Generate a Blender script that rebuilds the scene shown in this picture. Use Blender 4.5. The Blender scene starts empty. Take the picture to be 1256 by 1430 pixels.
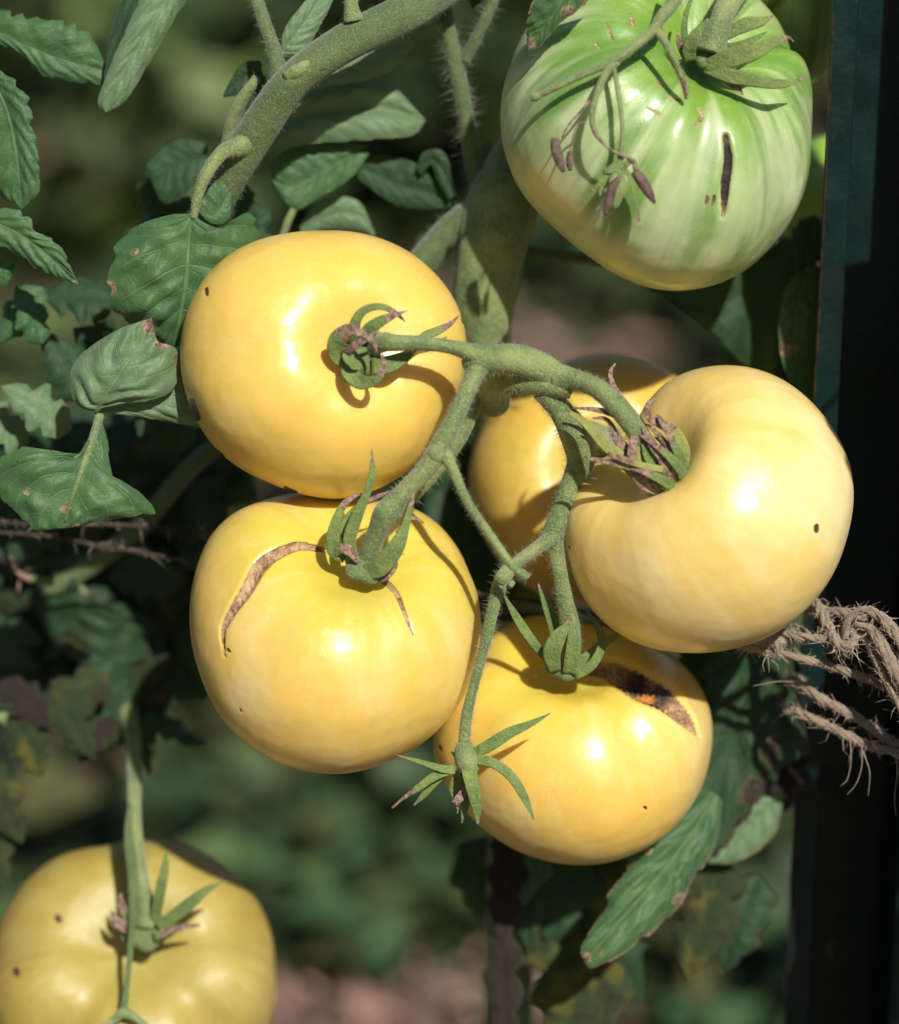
import bpy, math, random
import numpy as np
from mathutils import Vector, Matrix

random.seed(7)
RNG = np.random.default_rng(7)
S = bpy.context.scene
COL = S.collection

# ------------------------------------------------------------------ camera, sky, sun, exposure
PITCH = math.radians(20.0)
FPX, DF = 3820.0, 0.80                 # focal length in photo pixels, distance of the fruit (m)
U = DF / FPX
CAM = np.array([0.0, -DF * math.cos(PITCH), 0.65 + DF * math.sin(PITCH)])
CX = np.array([1.0, 0, 0])
CY = np.array([0.0, math.sin(PITCH), math.cos(PITCH)])
CZ = np.array([0.0, -math.cos(PITCH), math.sin(PITCH)])
cd = bpy.data.cameras.new('camera'); cam = bpy.data.objects.new('camera', cd); COL.objects.link(cam)
cam.matrix_world = Matrix(((CX[0], CY[0], CZ[0], CAM[0]), (CX[1], CY[1], CZ[1], CAM[1]),
                           (CX[2], CY[2], CZ[2], CAM[2]), (0, 0, 0, 1)))
cd.sensor_fit = 'HORIZONTAL'; cd.sensor_width = 24.0; cd.lens = 24.0 * FPX / 1256.0
cd.clip_start = 0.02; cd.clip_end = 500
cd.dof.use_dof = True; cd.dof.focus_distance = DF - 110 * U; cd.dof.aperture_fstop = 3.8
S.camera = cam

SUNC = np.array([0.28, 0.43, 0.86]); SUNC /= np.linalg.norm(SUNC)
SUN = SUNC[0] * CX + SUNC[1] * CY + SUNC[2] * CZ
sl = bpy.data.lights.new('sun', 'SUN'); sl.energy = 4.9; sl.angle = math.radians(0.9); sl.color = (1.0, 0.965, 0.90)
so = bpy.data.objects.new('sun', sl); COL.objects.link(so)
so.rotation_euler = Vector(SUN.tolist()).to_track_quat('Z', 'Y').to_euler(); so.location = (SUN * 5).tolist()
world = bpy.data.worlds.new('World'); S.world = world; world.use_nodes = True
wn = world.node_tree.nodes; bg = wn['Background']
sky = wn.new('ShaderNodeTexSky'); sky.sky_type = 'NISHITA'; sky.sun_disc = False
sky.sun_elevation = math.asin(SUN[2]); sky.sun_rotation = math.atan2(SUN[0], SUN[1])
world.node_tree.links.new(sky.outputs[0], bg.inputs[0]); bg.inputs[1].default_value = 0.05
S.view_settings.view_transform = 'Standard'; S.view_settings.look = 'None'
S.view_settings.exposure = 0.08; S.view_settings.gamma = 1.0; S.view_settings.use_curve_mapping = False
S.cycles.use_denoising = True
S.cycles.max_bounces = 8

# ------------------------------------------------------------------ helpers
def P(p):
    """photo pixel (x, y) and z = pixels toward the camera from the fruit plane -> world point(s)"""
    p = np.asarray(p, float); one = p.ndim == 1
    if one: p = p[None]
    d = DF - p[:, 2] * U
    w = CAM + ((p[:, 0] - 628) / FPX * d)[:, None] * CX - ((p[:, 1] - 715) / FPX * d)[:, None] * CY - d[:, None] * CZ
    return w[0] if one else w

def unP(w):
    r = np.asarray(w) - CAM
    d = -(r @ CZ)
    return np.stack([628 + (r @ CX) / d * FPX, 715 - (r @ CY) / d * FPX, (DF - d) / U], 1)

def nrm(v):
    v = np.asarray(v, float)
    return v / np.maximum(np.linalg.norm(v, axis=-1, keepdims=True), 1e-12)

def spline(pts, n):
    """centripetal-ish Catmull-Rom through pts (k,m), n samples evenly spaced by length"""
    pts = np.asarray(pts, float)
    if len(pts) == 2:
        t = np.linspace(0, 1, n)[:, None]; return pts[0] * (1 - t) + pts[1] * t
    q = np.vstack([2 * pts[0] - pts[1], pts, 2 * pts[-1] - pts[-2]])
    out = []
    m = 16
    for i in range(1, len(q) - 2):
        t = np.linspace(0, 1, m, endpoint=False)[:, None]
        a, b, c, d = q[i - 1], q[i], q[i + 1], q[i + 2]
        out.append(0.5 * ((2 * b) + (c - a) * t + (2 * a - 5 * b + 4 * c - d) * t ** 2 + (3 * b - a - 3 * c + d) * t ** 3))
    out = np.vstack(out + [pts[-1:]])
    g = min(3, out.shape[1])
    s = np.concatenate([[0], np.cumsum(np.linalg.norm(np.diff(out[:, :g], axis=0), axis=1))])
    tt = np.linspace(0, s[-1], n)
    return np.stack([np.interp(tt, s, out[:, k]) for k in range(out.shape[1])], 1)

def grid_faces(nr, nc, wrap=True):
    i = np.arange(nr - 1)[:, None]; j = np.arange(nc if wrap else nc - 1)[None, :]
    j2 = (j + 1) % nc
    return np.stack([i * nc + j, i * nc + j2, (i + 1) * nc + j2, (i + 1) * nc + j], -1).reshape(-1, 4)

def mesh(name, V, F, mat, attrs=None, uv=None, smooth=True, origin=(0, 0, 0)):
    """V (n,3) world points; F list of (m,k) index arrays"""
    if isinstance(F, np.ndarray): F = [F]
    me = bpy.data.meshes.new(name)
    V = np.asarray(V, float) - np.asarray(origin, float)
    me.vertices.add(len(V)); me.vertices.foreach_set('co', V.astype(np.float32).ravel())
    idx = np.concatenate([f.ravel() for f in F]).astype(np.int32)
    tot = np.concatenate([np.full(len(f), f.shape[1]) for f in F]).astype(np.int32)
    st = np.concatenate([[0], np.cumsum(tot)[:-1]]).astype(np.int32)
    me.loops.add(len(idx)); me.loops.foreach_set('vertex_index', idx)
    me.polygons.add(len(tot)); me.polygons.foreach_set('loop_start', st)
    try: me.polygons.foreach_set('loop_total', tot)
    except Exception: pass
    me.polygons.foreach_set('use_smooth', np.full(len(tot), smooth))
    me.update(calc_edges=True)
    for k, v in (attrs or {}).items():
        v = np.asarray(v, np.float32)
        if v.ndim == 1:
            a = me.attributes.new(k, 'FLOAT', 'POINT'); a.data.foreach_set('value', v)
        else:
            a = me.attributes.new(k, 'FLOAT_VECTOR', 'POINT'); a.data.foreach_set('vector', v.ravel())
    if uv is not None:
        l = me.uv_layers.new(name='UVMap'); l.data.foreach_set('uv', np.asarray(uv, np.float32)[idx].ravel())
    me.materials.append(mat)
    me.validate()
    return me

def origin_of(o):
    v = np.zeros(3)
    while o is not None: v += np.array(o.location); o = o.parent
    return v

def add(name, V, F, mat, parent=None, origin=None, attrs=None, uv=None, smooth=True, kind=None, label=None, cat=None, group=None):
    og = origin_of(parent) if parent is not None else (np.zeros(3) if origin is None else np.asarray(origin))
    me = mesh(name, V, F, mat, attrs, uv, smooth, og)
    o = bpy.data.objects.new(name, me); COL.objects.link(o)
    if parent is not None: o.parent = parent
    else: o.location = og.tolist()
    return tag(o, label, cat, group, kind)

def tag(o, label=None, cat=None, group=None, kind=None):
    if label: o['label'] = label
    if cat: o['category'] = cat
    if group: o['group'] = group
    if kind: o['kind'] = kind
    return o

def empty(name, loc, label, cat, group=None):
    o = bpy.data.objects.new(name, None); COL.objects.link(o); o.location = np.asarray(loc).tolist(); o.empty_display_size = 0.02
    return tag(o, label, cat, group)

def wob(n, k=3, amp=1.0, rng=RNG):
    t = np.linspace(0, 1, n); s = np.zeros(n)
    for i in range(1, k + 1):
        s += math.cos(i) * 0 + rng.normal() / i * np.sin(2 * math.pi * (i * t + rng.random()))
    return s * amp

def sweep(pts, w, flat=1.0, seg=12, up=None, n=None, cup=0.0, lump=0.0, twist=0.0):
    """pts (k,3) in photo px space, w full widths in px at those points"""
    pts = np.asarray(pts, float); w = np.asarray(w, float)
    if w.ndim == 0: w = np.full(len(pts), float(w))
    L = np.sum(np.linalg.norm(np.diff(pts, axis=0), axis=1))
    n = n or int(max(8, min(90, L / 4)))
    q = spline(np.hstack([pts, w[:, None]]), n)
    c = P(q[:, :3]); ww = np.maximum(q[:, 3], 0.3) * (DF - q[:, 2] * U) / FPX
    T = nrm(np.gradient(c, axis=0))
    if up is None: N = nrm(CAM - c)
    else:
        up = np.asarray(up, float); N = np.tile(up[0] * CX + up[1] * CY + up[2] * CZ, (n, 1))
    B = nrm(np.cross(T, N)); N = nrm(np.cross(B, T))
    for i in range(1, n):                                  # keep the frame from flipping
        if B[i] @ B[i - 1] < 0: B[i] *= -1; N[i] *= -1
    a = np.linspace(0, 2 * math.pi, seg, endpoint=False)[None, :] + np.linspace(0, twist, n)[:, None]
    r = np.ones((n, seg))
    if lump:
        for k in range(3):
            r += lump * 0.5 * np.sin(a * (k + 1) + RNG.random() * 6 + np.linspace(0, 1, n)[:, None] * L / (25 + 20 * RNG.random()) + k)
    ca, sa = np.cos(a) * r, np.sin(a) * r
    V = c[:, None] + (B[:, None] * ca[..., None] + N[:, None] * (sa * flat + cup * (ca ** 2))[..., None]) * (ww / 2)[:, None, None]
    V = V.reshape(-1, 3)
    t = np.repeat(np.linspace(0, 1, n), seg)
    V = np.vstack([V, c[:1], c[-1:]])
    t = np.concatenate([t, [0, 1]])
    k = np.arange(seg); k2 = (k + 1) % seg
    F = [grid_faces(n, seg), np.stack([np.full(seg, n * seg), k2, k], 1), np.stack([np.full(seg, n * seg + 1), (n - 1) * seg + k, (n - 1) * seg + k2], 1)]
    return V, F, t, (c, ww, N, B, T)

def hairs(fr, count, length, rng=RNG):
    """fine plant hairs standing off a swept stem"""
    c, ww, N, B, T = fr; n = len(c)
    i = rng.integers(0, n, count); a = rng.random(count) * 2 * math.pi
    d = B[i] * np.cos(a)[:, None] + N[i] * np.sin(a)[:, None]
    p = c[i] + T[i] * ((rng.random(count) - .5) * np.linalg.norm(c[-1] - c[0]) / n * 1.2)[:, None] + d * (ww[i] / 2 * 0.97)[:, None]
    L = 1.1 * length * U * (0.25 + rng.random(count) ** 2 * 1.0)
    tip = p + nrm(d + rng.normal(0, .28, (count, 3))) * L[:, None]
    s = nrm(rng.normal(0, 1, (count, 3))) * 0.24 * U
    V = np.stack([p - s, p + s, tip], 1).reshape(-1, 3)
    return V, np.arange(count * 3).reshape(-1, 3)

# ------------------------------------------------------------------ materials
class NT:
    def __init__(s, name):
        s.m = bpy.data.materials.new(name); s.m.use_nodes = True; s.t = s.m.node_tree; s.t.nodes.clear()
        s.out = s.n('ShaderNodeOutputMaterial')
    def n(s, typ, **k):
        x = s.t.nodes.new(typ)
        for a, b in k.items(): setattr(x, a, b)
        return x
    def l(s, a, b): s.t.links.new(a, b)
    def put(s, sock, v):
        if isinstance(v, bpy.types.NodeSocket): s.l(v, sock)
        elif isinstance(v, (tuple, list)) and len(v) == 3 and sock.type == 'RGBA': sock.default_value = (*v, 1)
        else: sock.default_value = v
    def math(s, op, a, b=None, c=None, clamp=False):
        x = s.n('ShaderNodeMath', operation=op, use_clamp=clamp)
        for i, v in enumerate((a, b, c)):
            if v is not None: s.put(x.inputs[i], v)
        return x.outputs[0]
    def mix(s, f, a, b):
        x = s.n('ShaderNodeMix', data_type='RGBA'); s.put(x.inputs[0], f); s.put(x.inputs[6], a); s.put(x.inputs[7], b); return x.outputs[2]
    def ramp(s, v, a, b, lo=0.0, hi=1.0, smooth=True):
        x = s.n('ShaderNodeMapRange', interpolation_type='SMOOTHSTEP' if smooth else 'LINEAR')
        s.put(x.inputs[0], v)
        for i, q in enumerate((a, b, lo, hi)): x.inputs[i + 1].default_value = q
        return x.outputs[0]
    def noise(s, vec, scale, detail=3, rough=0.5, dist=0.0):
        x = s.n('ShaderNodeTexNoise'); s.l(vec, x.inputs['Vector']); x.inputs['Scale'].default_value = scale
        x.inputs['Detail'].default_value = detail; x.inputs['Roughness'].default_value = rough; x.inputs['Distortion'].default_value = dist
        return x.outputs[0]
    def attr(s, name, vec=False):
        x = s.n('ShaderNodeAttribute', attribute_name=name); return x.outputs['Vector' if vec else 'Fac']
    def obj(s): return s.n('ShaderNodeTexCoord').outputs['Object']
    def vmul(s, v, k):
        x = s.n('ShaderNodeVectorMath', operation='MULTIPLY'); s.l(v, x.inputs[0]); x.inputs[1].default_value = k; return x.outputs[0]
    def bump(s, h, strength, dist, prev=None):
        x = s.n('ShaderNodeBump'); x.inputs['Strength'].default_value = strength; x.inputs['Distance'].default_value = dist
        s.l(h, x.inputs['Height'])
        if prev is not None: s.l(prev, x.inputs['Normal'])
        return x.outputs[0]
    def bsdf(s, color, rough=0.5, normal=None, **k):
        x = s.n('ShaderNodeBsdfPrincipled'); s.put(x.inputs['Base Color'], color); s.put(x.inputs['Roughness'], rough)
        if normal is not None: s.l(normal, x.inputs['Normal'])
        for a, v in k.items(): s.put(x.inputs[a.replace('_', ' ')], v)
        return x
    def done(s, sh): s.l(sh.outputs[0] if hasattr(sh, 'outputs') else sh, s.out.inputs[0]); return s.m

def mat_tomato(name, gold, cream, shoulder, sh_amt, creaminess=0.0, streak=1.0, green=False, seed=0.0, dull=0.0):
    m = NT(name); o = m.obj(); tc = m.attr('tc', True); pol = m.attr('pol')
    st = m.noise(m.vmul(tc, (2.6, 2.6, 0.75)), 1.6, 4, 0.5, .25)
    fine = m.noise(m.vmul(tc, (15.0, 15.0, 1.6)), 1.0, 3, 0.5)
    big = m.noise(o, 26 + seed, 3, 0.5)
    f = m.math('ADD', m.math('MULTIPLY', m.ramp(st, .30, .72), 0.50 * streak), m.math('MULTIPLY', m.ramp(fine, .3, .8), 0.20 * streak))
    f = m.math('ADD', f, m.math('MULTIPLY', m.ramp(big, .38, .66), 0.45))
    f = m.math('ADD', f, m.math('MULTIPLY', m.ramp(pol, .25, .8), 0.35))
    f = m.math('ADD', f, -0.30 + creaminess, clamp=True)
    c = m.mix(f, gold, cream)
    s2 = m.noise(m.vmul(tc, (3.0, 3.0, 1.0)), 1.3, 4, 0.5, .3)
    sh = m.math('MULTIPLY', m.ramp(m.math('ADD', pol, m.math('MULTIPLY', m.math('SUBTRACT', s2, .5), 0.6)), 0.40, 0.06), sh_amt, clamp=True)
    c = m.mix(sh, c, shoulder)
    if green:
        line = m.ramp(m.noise(m.vmul(tc, (3.2, 3.2, 0.8)), 1.0, 4, 0.55, .35), .48, .66)
        c = m.mix(m.math('MULTIPLY', line, m.ramp(pol, .85, .3, 0.30, .9)), c, (0.13, 0.27, 0.035))
        c = m.mix(m.attr('patch'), c, m.mix(m.ramp(m.noise(o, 90, 4), .35, .65), (0.64, 0.62, 0.26), (0.55, 0.60, 0.32)))
    bl = m.noise(o, 210, 5, .68, .4)
    c = m.mix(m.math('MULTIPLY', m.ramp(bl, .50, .75), .10), c, tuple(min(1, q * 1.12 + .06) for q in cream))
    c = m.mix(m.math('MULTIPLY', m.ramp(m.noise(o, 95, 5, .7, .6), .56, .74), .09), c, tuple(q * .78 for q in gold))
    # tiny pale lenticels and dust specks
    v = m.n('ShaderNodeTexVoronoi'); m.l(o, v.inputs['Vector']); v.inputs['Scale'].default_value = 900
    dots = m.math('MULTIPLY', m.ramp(v.outputs['Distance'], .26, .10), m.ramp(m.noise(o, 130, 2), .45, .6))
    c = m.mix(m.math('MULTIPLY', dots, .30), c, (0.9, 0.82, 0.5))
    v2 = m.n('ShaderNodeTexVoronoi'); m.l(o, v2.inputs['Vector']); v2.inputs['Scale'].default_value = 190
    dk = m.math('MULTIPLY', m.ramp(m.math('ADD', v2.outputs['Distance'], m.math('MULTIPLY', m.noise(o, 60, 2), .12)), .125, .075), m.ramp(m.noise(o, 47, 1), .50, .62))
    c = m.mix(m.math('MULTIPLY', dk, .75), c, (0.16, 0.07, 0.02))
    # scars: cork, dark rot, orange flesh
    sc = m.attr('scar'); edge = m.noise(o, 650, 5, 0.7)
    sm = m.ramp(m.math('ADD', sc, m.math('MULTIPLY', m.math('SUBTRACT', edge, .5), .55)), .38, .52)
    n1 = m.noise(o, 230, 6, .75); n2 = m.noise(o, 1500, 4, .7)
    cork = m.mix(m.ramp(n1, .38, .6), (0.56, 0.36, 0.17), (0.21, 0.095, 0.04))
    cork = m.mix(m.math('MULTIPLY', m.ramp(n2, .42, .75), .6), cork, (0.64, 0.48, 0.32))
    cork = m.mix(m.math('MULTIPLY', m.attr('rot'), m.ramp(n1, .2, .45)), cork, (0.025, 0.014, 0.012))
    cork = m.mix(m.attr('flesh'), cork, (0.62, 0.23, 0.02))
    halo = m.ramp(sc, .05, .5)
    c = m.mix(m.math('MULTIPLY', halo, .35), c, (0.55, 0.25, 0.04) if not green else (0.45, 0.38, 0.12))
    c = m.mix(sm, c, cork)
    sp = m.attr('spot')
    c = m.mix(m.ramp(sp, .3, .6), c, m.mix(m.ramp(n2, .4, .6), (0.13, 0.06, 0.03), (0.05, 0.025, 0.015)))
    h = m.noise(o, 1400, 3, .55)
    b = m.bump(h, .12, .0004); b = m.bump(bl, .05, .001, b)
    b = m.bump(m.noise(o, 75, 2, .5), .22, .004, b)
    b = m.bump(m.math('MULTIPLY', n1, sm), .9, .0012, b)
    rough = m.math('ADD', m.ramp(m.noise(o, 60, 4), .3, .7, .28 + dull, .36 + dull), m.math('MULTIPLY', sm, .4))
    x = m.bsdf(c, rough, b, Subsurface_Weight=m.math('SUBTRACT', 0.38, m.math('MULTIPLY', sm, .34)), Subsurface_Scale=0.009,
               Specular_IOR_Level=0.6)
    x.inputs['Subsurface Radius'].default_value = (1.0, 0.78, 0.28) if not green else (0.8, 1.0, 0.3)
    return m.done(x)

def mat_stem(name, a, b, pale, brown=(0.12, 0.07, 0.045), sheen=.35):
    m = NT(name); o = m.obj(); t = m.attr('dry')
    c = m.mix(m.ramp(m.noise(o, 85, 5, .65), .32, .68), a, b)
    f = m.noise(o, 2300, 2, .6)
    c = m.mix(m.math('MULTIPLY', m.ramp(f, .50, .68), .55), c, pale)
    c = m.mix(m.math('MULTIPLY', m.ramp(m.noise(o, 260, 4, .7), .60, .72), .28), c, (a[0] * .45, a[1] * .4, a[2] * .4))
    dn = m.math('ADD', t, m.math('MULTIPLY', m.math('SUBTRACT', m.noise(o, 380, 4, .6), .5), .6))
    br = m.mix(m.ramp(m.noise(o, 900, 4, .7), .4, .62), brown, (0.36, 0.25, 0.18))
    c = m.mix(m.ramp(dn, .42, .62), c, br)
    bp = m.bump(f, .7, .0005); bp = m.bump(m.noise(o, 420, 4, .6), .5, .0014, bp)
    x = m.bsdf(c, .62, bp, Sheen_Weight=sheen, Sheen_Roughness=.4, Specular_IOR_Level=.3)
    return m.done(x)

def mat_leaf(name, top, top2, under, vein, yellow=0.0, dead=0.0, trans=.22, rough=.5, veinamt=.55, dcs=((0.40, 0.29, 0.22), (0.13, 0.065, 0.04)), yc=(0.30, 0.27, 0.035), ec=(0.30, 0.25, 0.05)):
    m = NT(name); o = m.obj(); g = m.n('ShaderNodeNewGeometry').outputs['Backfacing']
    uv = m.n('ShaderNodeUVMap').outputs[0]; sx = m.n('ShaderNodeSeparateXYZ'); m.l(uv, sx.inputs[0])
    u, v = sx.outputs[0], sx.outputs[1]; av = m.math('ABSOLUTE', v)
    wav = m.math('MULTIPLY', m.math('SUBTRACT', m.noise(o, 60, 3), .5), .9)
    s = m.math('ADD', m.math('SUBTRACT', m.math('MULTIPLY', u, 7.0), m.math('MULTIPLY', av, 2.1)), wav)
    tri = m.math('ABSOLUTE', m.math('SUBTRACT', m.math('FRACT', s), .5))
    side = m.math('MULTIPLY', m.ramp(tri, .055, .012), m.ramp(av, 1.0, .75))
    mid = m.ramp(av, .045, .012)
    vo = m.n('ShaderNodeTexVoronoi', feature='DISTANCE_TO_EDGE'); m.l(o, vo.inputs['Vector']); vo.inputs['Scale'].default_value = 270
    net = m.ramp(vo.outputs['Distance'], .07, .01)
    ve = m.math('MAXIMUM', mid, m.math('MAXIMUM', m.math('MULTIPLY', side, .75), m.math('MULTIPLY', net, .22)))
    c = m.mix(m.ramp(m.noise(o, 75, 5, .6), .33, .67), top, top2)
    c = m.mix(m.math('MULTIPLY', m.ramp(m.noise(o, 1800, 2), .52, .7), .25), c, tuple(min(1, q * 2.3) for q in top))
    cu = m.mix(m.ramp(m.noise(o, 300, 4, .6), .3, .7), under, tuple(q * 1.25 for q in under))
    c = m.mix(g, c, cu)
    c = m.mix(m.math('MULTIPLY', ve, veinamt), c, vein)
    yn = m.ramp(m.noise(o, 42, 4, .65), .72 - yellow * .3, .78 - yellow * .25)
    c = m.mix(m.math('MULTIPLY', yn, .8), c, yc)
    dry = m.math('ADD', m.attr('dry'), m.math('MULTIPLY', m.math('SUBTRACT', m.noise(o, 130, 6, .7), .5), 1.3))
    dc = m.mix(m.ramp(m.noise(o, 500, 5, .7), .38, .62), dcs[0], dcs[1])
    c = m.mix(m.ramp(dry, .30, .42), c, ec)
    c = m.mix(m.ramp(dry, .42, .52), c, dc)
    dn = m.math('MULTIPLY', m.ramp(m.noise(o, 70, 6, .75), .70 - dead * .28, .80 - dead * .24), .85)
    c = m.mix(dn, c, (0.028, 0.020, 0.012))
    hgt = m.math('SUBTRACT', m.math('MULTIPLY', m.noise(o, 170, 4, .6), .9), m.math('MULTIPLY', ve, .55))
    bp = m.bump(hgt, .55, .0009); bp = m.bump(m.noise(o, 1600, 2), .35, .0003, bp)
    x = m.bsdf(c, rough, bp, Specular_IOR_Level=.35, Sheen_Weight=.12)
    tr = m.n('ShaderNodeBsdfTranslucent'); m.put(tr.inputs[0], m.mix(.5, c, (0.20, 0.34, 0.03)))
    mx = m.n('ShaderNodeMixShader'); mx.inputs[0].default_value = trans; m.l(x.outputs[0], mx.inputs[1]); m.l(tr.outputs[0], mx.inputs[2])
    return m.done(mx)

def mat_simple(name, a, b, scale, rough=.8, b2=None, bs=.5, bd=.001, bscale=None, spec=.3, trans=0, col=None):
    m = NT(name); o = m.obj()
    c = m.mix(m.ramp(m.noise(o, scale, 5, .65), .35, .65), a, b)
    if b2: c = m.mix(m.ramp(m.noise(o, scale * 3.7, 4, .7), .5, .68), c, b2)
    if col:
        x = m.n('ShaderNodeVectorMath', operation='MULTIPLY'); m.l(c, x.inputs[0]); m.l(m.attr(col, True), x.inputs[1]); c = x.outputs[0]
    x = m.bsdf(c, rough, m.bump(m.noise(o, bscale or scale * 5, 4, .6), bs, bd), Specular_IOR_Level=spec)
    if trans:
        tr = m.n('ShaderNodeBsdfTranslucent'); m.put(tr.inputs[0], c)
        mx = m.n('ShaderNodeMixShader'); mx.inputs[0].default_value = trans; m.l(x.outputs[0], mx.inputs[1]); m.l(tr.outputs[0], mx.inputs[2]); return m.done(mx)
    return m.done(x)

M = {}
M['stem'] = mat_stem('truss_stem', (0.095, 0.15, 0.042), (0.24, 0.28, 0.095), (0.42, 0.47, 0.27))
M['stem_dark'] = mat_stem('main_stem', (0.065, 0.105, 0.032), (0.11, 0.155, 0.052), (0.26, 0.31, 0.17))
M['sepal'] = mat_stem('sepal', (0.10, 0.16, 0.04), (0.19, 0.25, 0.06), (0.30, 0.36, 0.16), brown=(0.15, 0.085, 0.06), sheen=.2)
M['sepal_yellow'] = mat_stem('yellow_sepal', (0.22, 0.24, 0.055), (0.36, 0.35, 0.09), (0.40, 0.41, 0.15), brown=(0.17, 0.09, 0.05), sheen=.2)
M['hair'] = mat_simple('plant_hair', (0.42, 0.46, 0.30), (0.5, 0.5, 0.36), 200, .5, trans=.5)
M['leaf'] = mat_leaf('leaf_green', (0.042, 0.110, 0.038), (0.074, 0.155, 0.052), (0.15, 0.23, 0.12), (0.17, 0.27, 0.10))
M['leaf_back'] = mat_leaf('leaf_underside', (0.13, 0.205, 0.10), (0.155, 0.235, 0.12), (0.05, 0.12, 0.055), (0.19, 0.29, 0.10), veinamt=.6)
M['leaf_shaded'] = mat_leaf('leaf_shaded', (0.017, 0.047, 0.016), (0.027, 0.066, 0.024), (0.045, 0.08, 0.035), (0.05, 0.10, 0.04), yellow=.02, dead=.03, rough=.6, dcs=((0.06, 0.042, 0.030), (0.024, 0.015, 0.011)), yc=(0.11, 0.10, 0.015), ec=(0.09, 0.075, 0.02))  # leaf green darkened to stand in for shade
M['leaf_dying_shaded'] = mat_leaf('leaf_dying_shaded', (0.018, 0.036, 0.012), (0.034, 0.050, 0.014), (0.045, 0.055, 0.028), (0.06, 0.065, 0.02), yellow=.75, dead=.7, rough=.85, dcs=((0.06, 0.042, 0.030), (0.024, 0.015, 0.011)), yc=(0.11, 0.10, 0.015), ec=(0.09, 0.075, 0.02))  # yellowed dying leaf, its colours lowered further for shade
M['leaf_dead_shaded'] = mat_leaf('leaf_dead_shaded', (0.012, 0.009, 0.006), (0.024, 0.017, 0.011), (0.028, 0.02, 0.014), (0.03, 0.02, 0.014), dead=.5, trans=.03, rough=.9, dcs=((0.06, 0.042, 0.030), (0.024, 0.015, 0.011)), yc=(0.11, 0.10, 0.015), ec=(0.09, 0.075, 0.02))  # dead leaf browns, pushed darker to read as shade
M['bud'] = mat_simple('dried_bud', (0.10, 0.065, 0.05), (0.19, 0.13, 0.105), 500, .75, bs=.8, bscale=1500)
M['disc'] = mat_stem('calyx_disc', (0.10, 0.15, 0.04), (0.15, 0.20, 0.06), (0.28, 0.32, 0.16))

# ------------------------------------------------------------------ ground, mulch and low weeds (far out of focus)
def ground():
    a = np.linspace(-1, 1, 161); gx = np.sinh(a * 5.2) / math.sinh(5.2) * 150; gy = gx + 3.0
    X, Y = np.meshgrid(gx, gy, indexing='ij')
    Z = .02 * np.sin(X * 3.1 + 1) * np.cos(Y * 2.3) + .012 * np.sin(X * 9 + Y * 7) + .006 * RNG.normal(size=X.shape)
    V = np.stack([X, Y, Z], -1).reshape(-1, 3)
    m = NT('soil_mulch'); o = m.obj()
    c = m.mix(m.ramp(m.noise(o, 9, 6, .7), .35, .65), (0.07, 0.048, 0.04), (0.24, 0.155, 0.12))
    c = m.mix(m.ramp(m.noise(o, 45, 5, .75), .5, .68), c, (0.30, 0.20, 0.155))
    c = m.mix(m.ramp(m.noise(o, 1.3, 4, .6), .5, .62), c, (0.055, 0.085, 0.035))
    mat = m.done(m.bsdf(c, .9, m.bump(m.noise(o, 40, 6, .7), .8, .02), Specular_IOR_Level=.15))
    add('ground', V, grid_faces(161, 161, False), mat, None, (0, 0, 0), kind='structure')
ground()
M['weed'] = mat_simple('weed_leaf', (0.048, 0.092, 0.038), (0.075, 0.125, 0.045), 30, .5, trans=.25, col='tint')
M['chip'] = mat_simple('mulch_chip', (0.24, 0.155, 0.12), (0.38, 0.265, 0.21), 60, .85, col='tint')
def weeds(name, count, region, size, hgt, gap, mat='weed', flat=False, tints=None):
    rng = RNG; x0, x1, y0, y1 = region
    n0 = count * 3
    x = rng.uniform(x0, x1, n0); y = y0 + (y1 - y0) * rng.random(n0) ** 1.3
    f = np.sin(x * 5.3 + 1.7) * np.cos(y * 4.1 + .6) + .7 * np.sin(x * 11.7 + y * 7.3) + .6 * np.cos(y * 13.1 - x * 4.4)
    k = (f > gap) if not flat else (f < gap + .6)
    x, y, f = x[k][:count], y[k][:count], f[k][:count]; n = len(x)
    z = (0.008 + rng.random(n) * .02) if flat else rng.random(n) ** 1.4 * hgt * np.clip(.35 + .5 * (f - gap), .2, 1.3)
    L = size * (.4 + rng.random(n) * 1.1); az = rng.random(n) * 6.283; el = rng.uniform(-.3, .9, n) * (0.15 if flat else 1)
    d = np.stack([np.cos(az) * np.cos(el), np.sin(az) * np.cos(el), np.sin(el)], 1)
    s = nrm(np.cross(d, np.array([0, 0, 1.])) + rng.normal(0, .25, (n, 3))); w = L * (rng.uniform(.25, .38, n) if not flat else .16)
    nn = np.cross(s, d); c = np.stack([x, y, z], 1)
    tip = c + d * L[:, None] - nn * (L * .0)[:, None] - np.array([0, 0, 1]) * (L * (.25 if not flat else 0))[:, None]
    m1 = c + d * (L * .45)[:, None]
    a = m1 + s * w[:, None] + nn * (w * .3)[:, None]; b = m1 - s * w[:, None] + nn * (w * .3)[:, None]
    V = np.stack([c, a, m1, b, tip], 1).reshape(-1, 3); i = np.arange(n)[:, None] * 5
    F = [np.vstack([i + np.array([0, 1, 2]), i + np.array([0, 2, 3]), i + np.array([1, 4, 2]), i + np.array([2, 4, 3])])]
    tn = np.array(tints)[rng.integers(0, len(tints), n)] * rng.uniform(.6, 1.35, (n, 1))
    dapple = 1 + .75 * np.sin(x * 6.1 + 2) * np.sin(y * 3.7 + x * 2.1) + .5 * np.sin(x * 13 + y * 9)  # patchy tint stands in for dappled sun and shade
    tn = tn * np.clip(dapple, .35, 2.2)[:, None] ** .8
    tn = np.repeat(tn, 5, 0)
    add(name, V, F, M[mat], None, (0, 0, 0), attrs=dict(tint=tn), kind='stuff')
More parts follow.
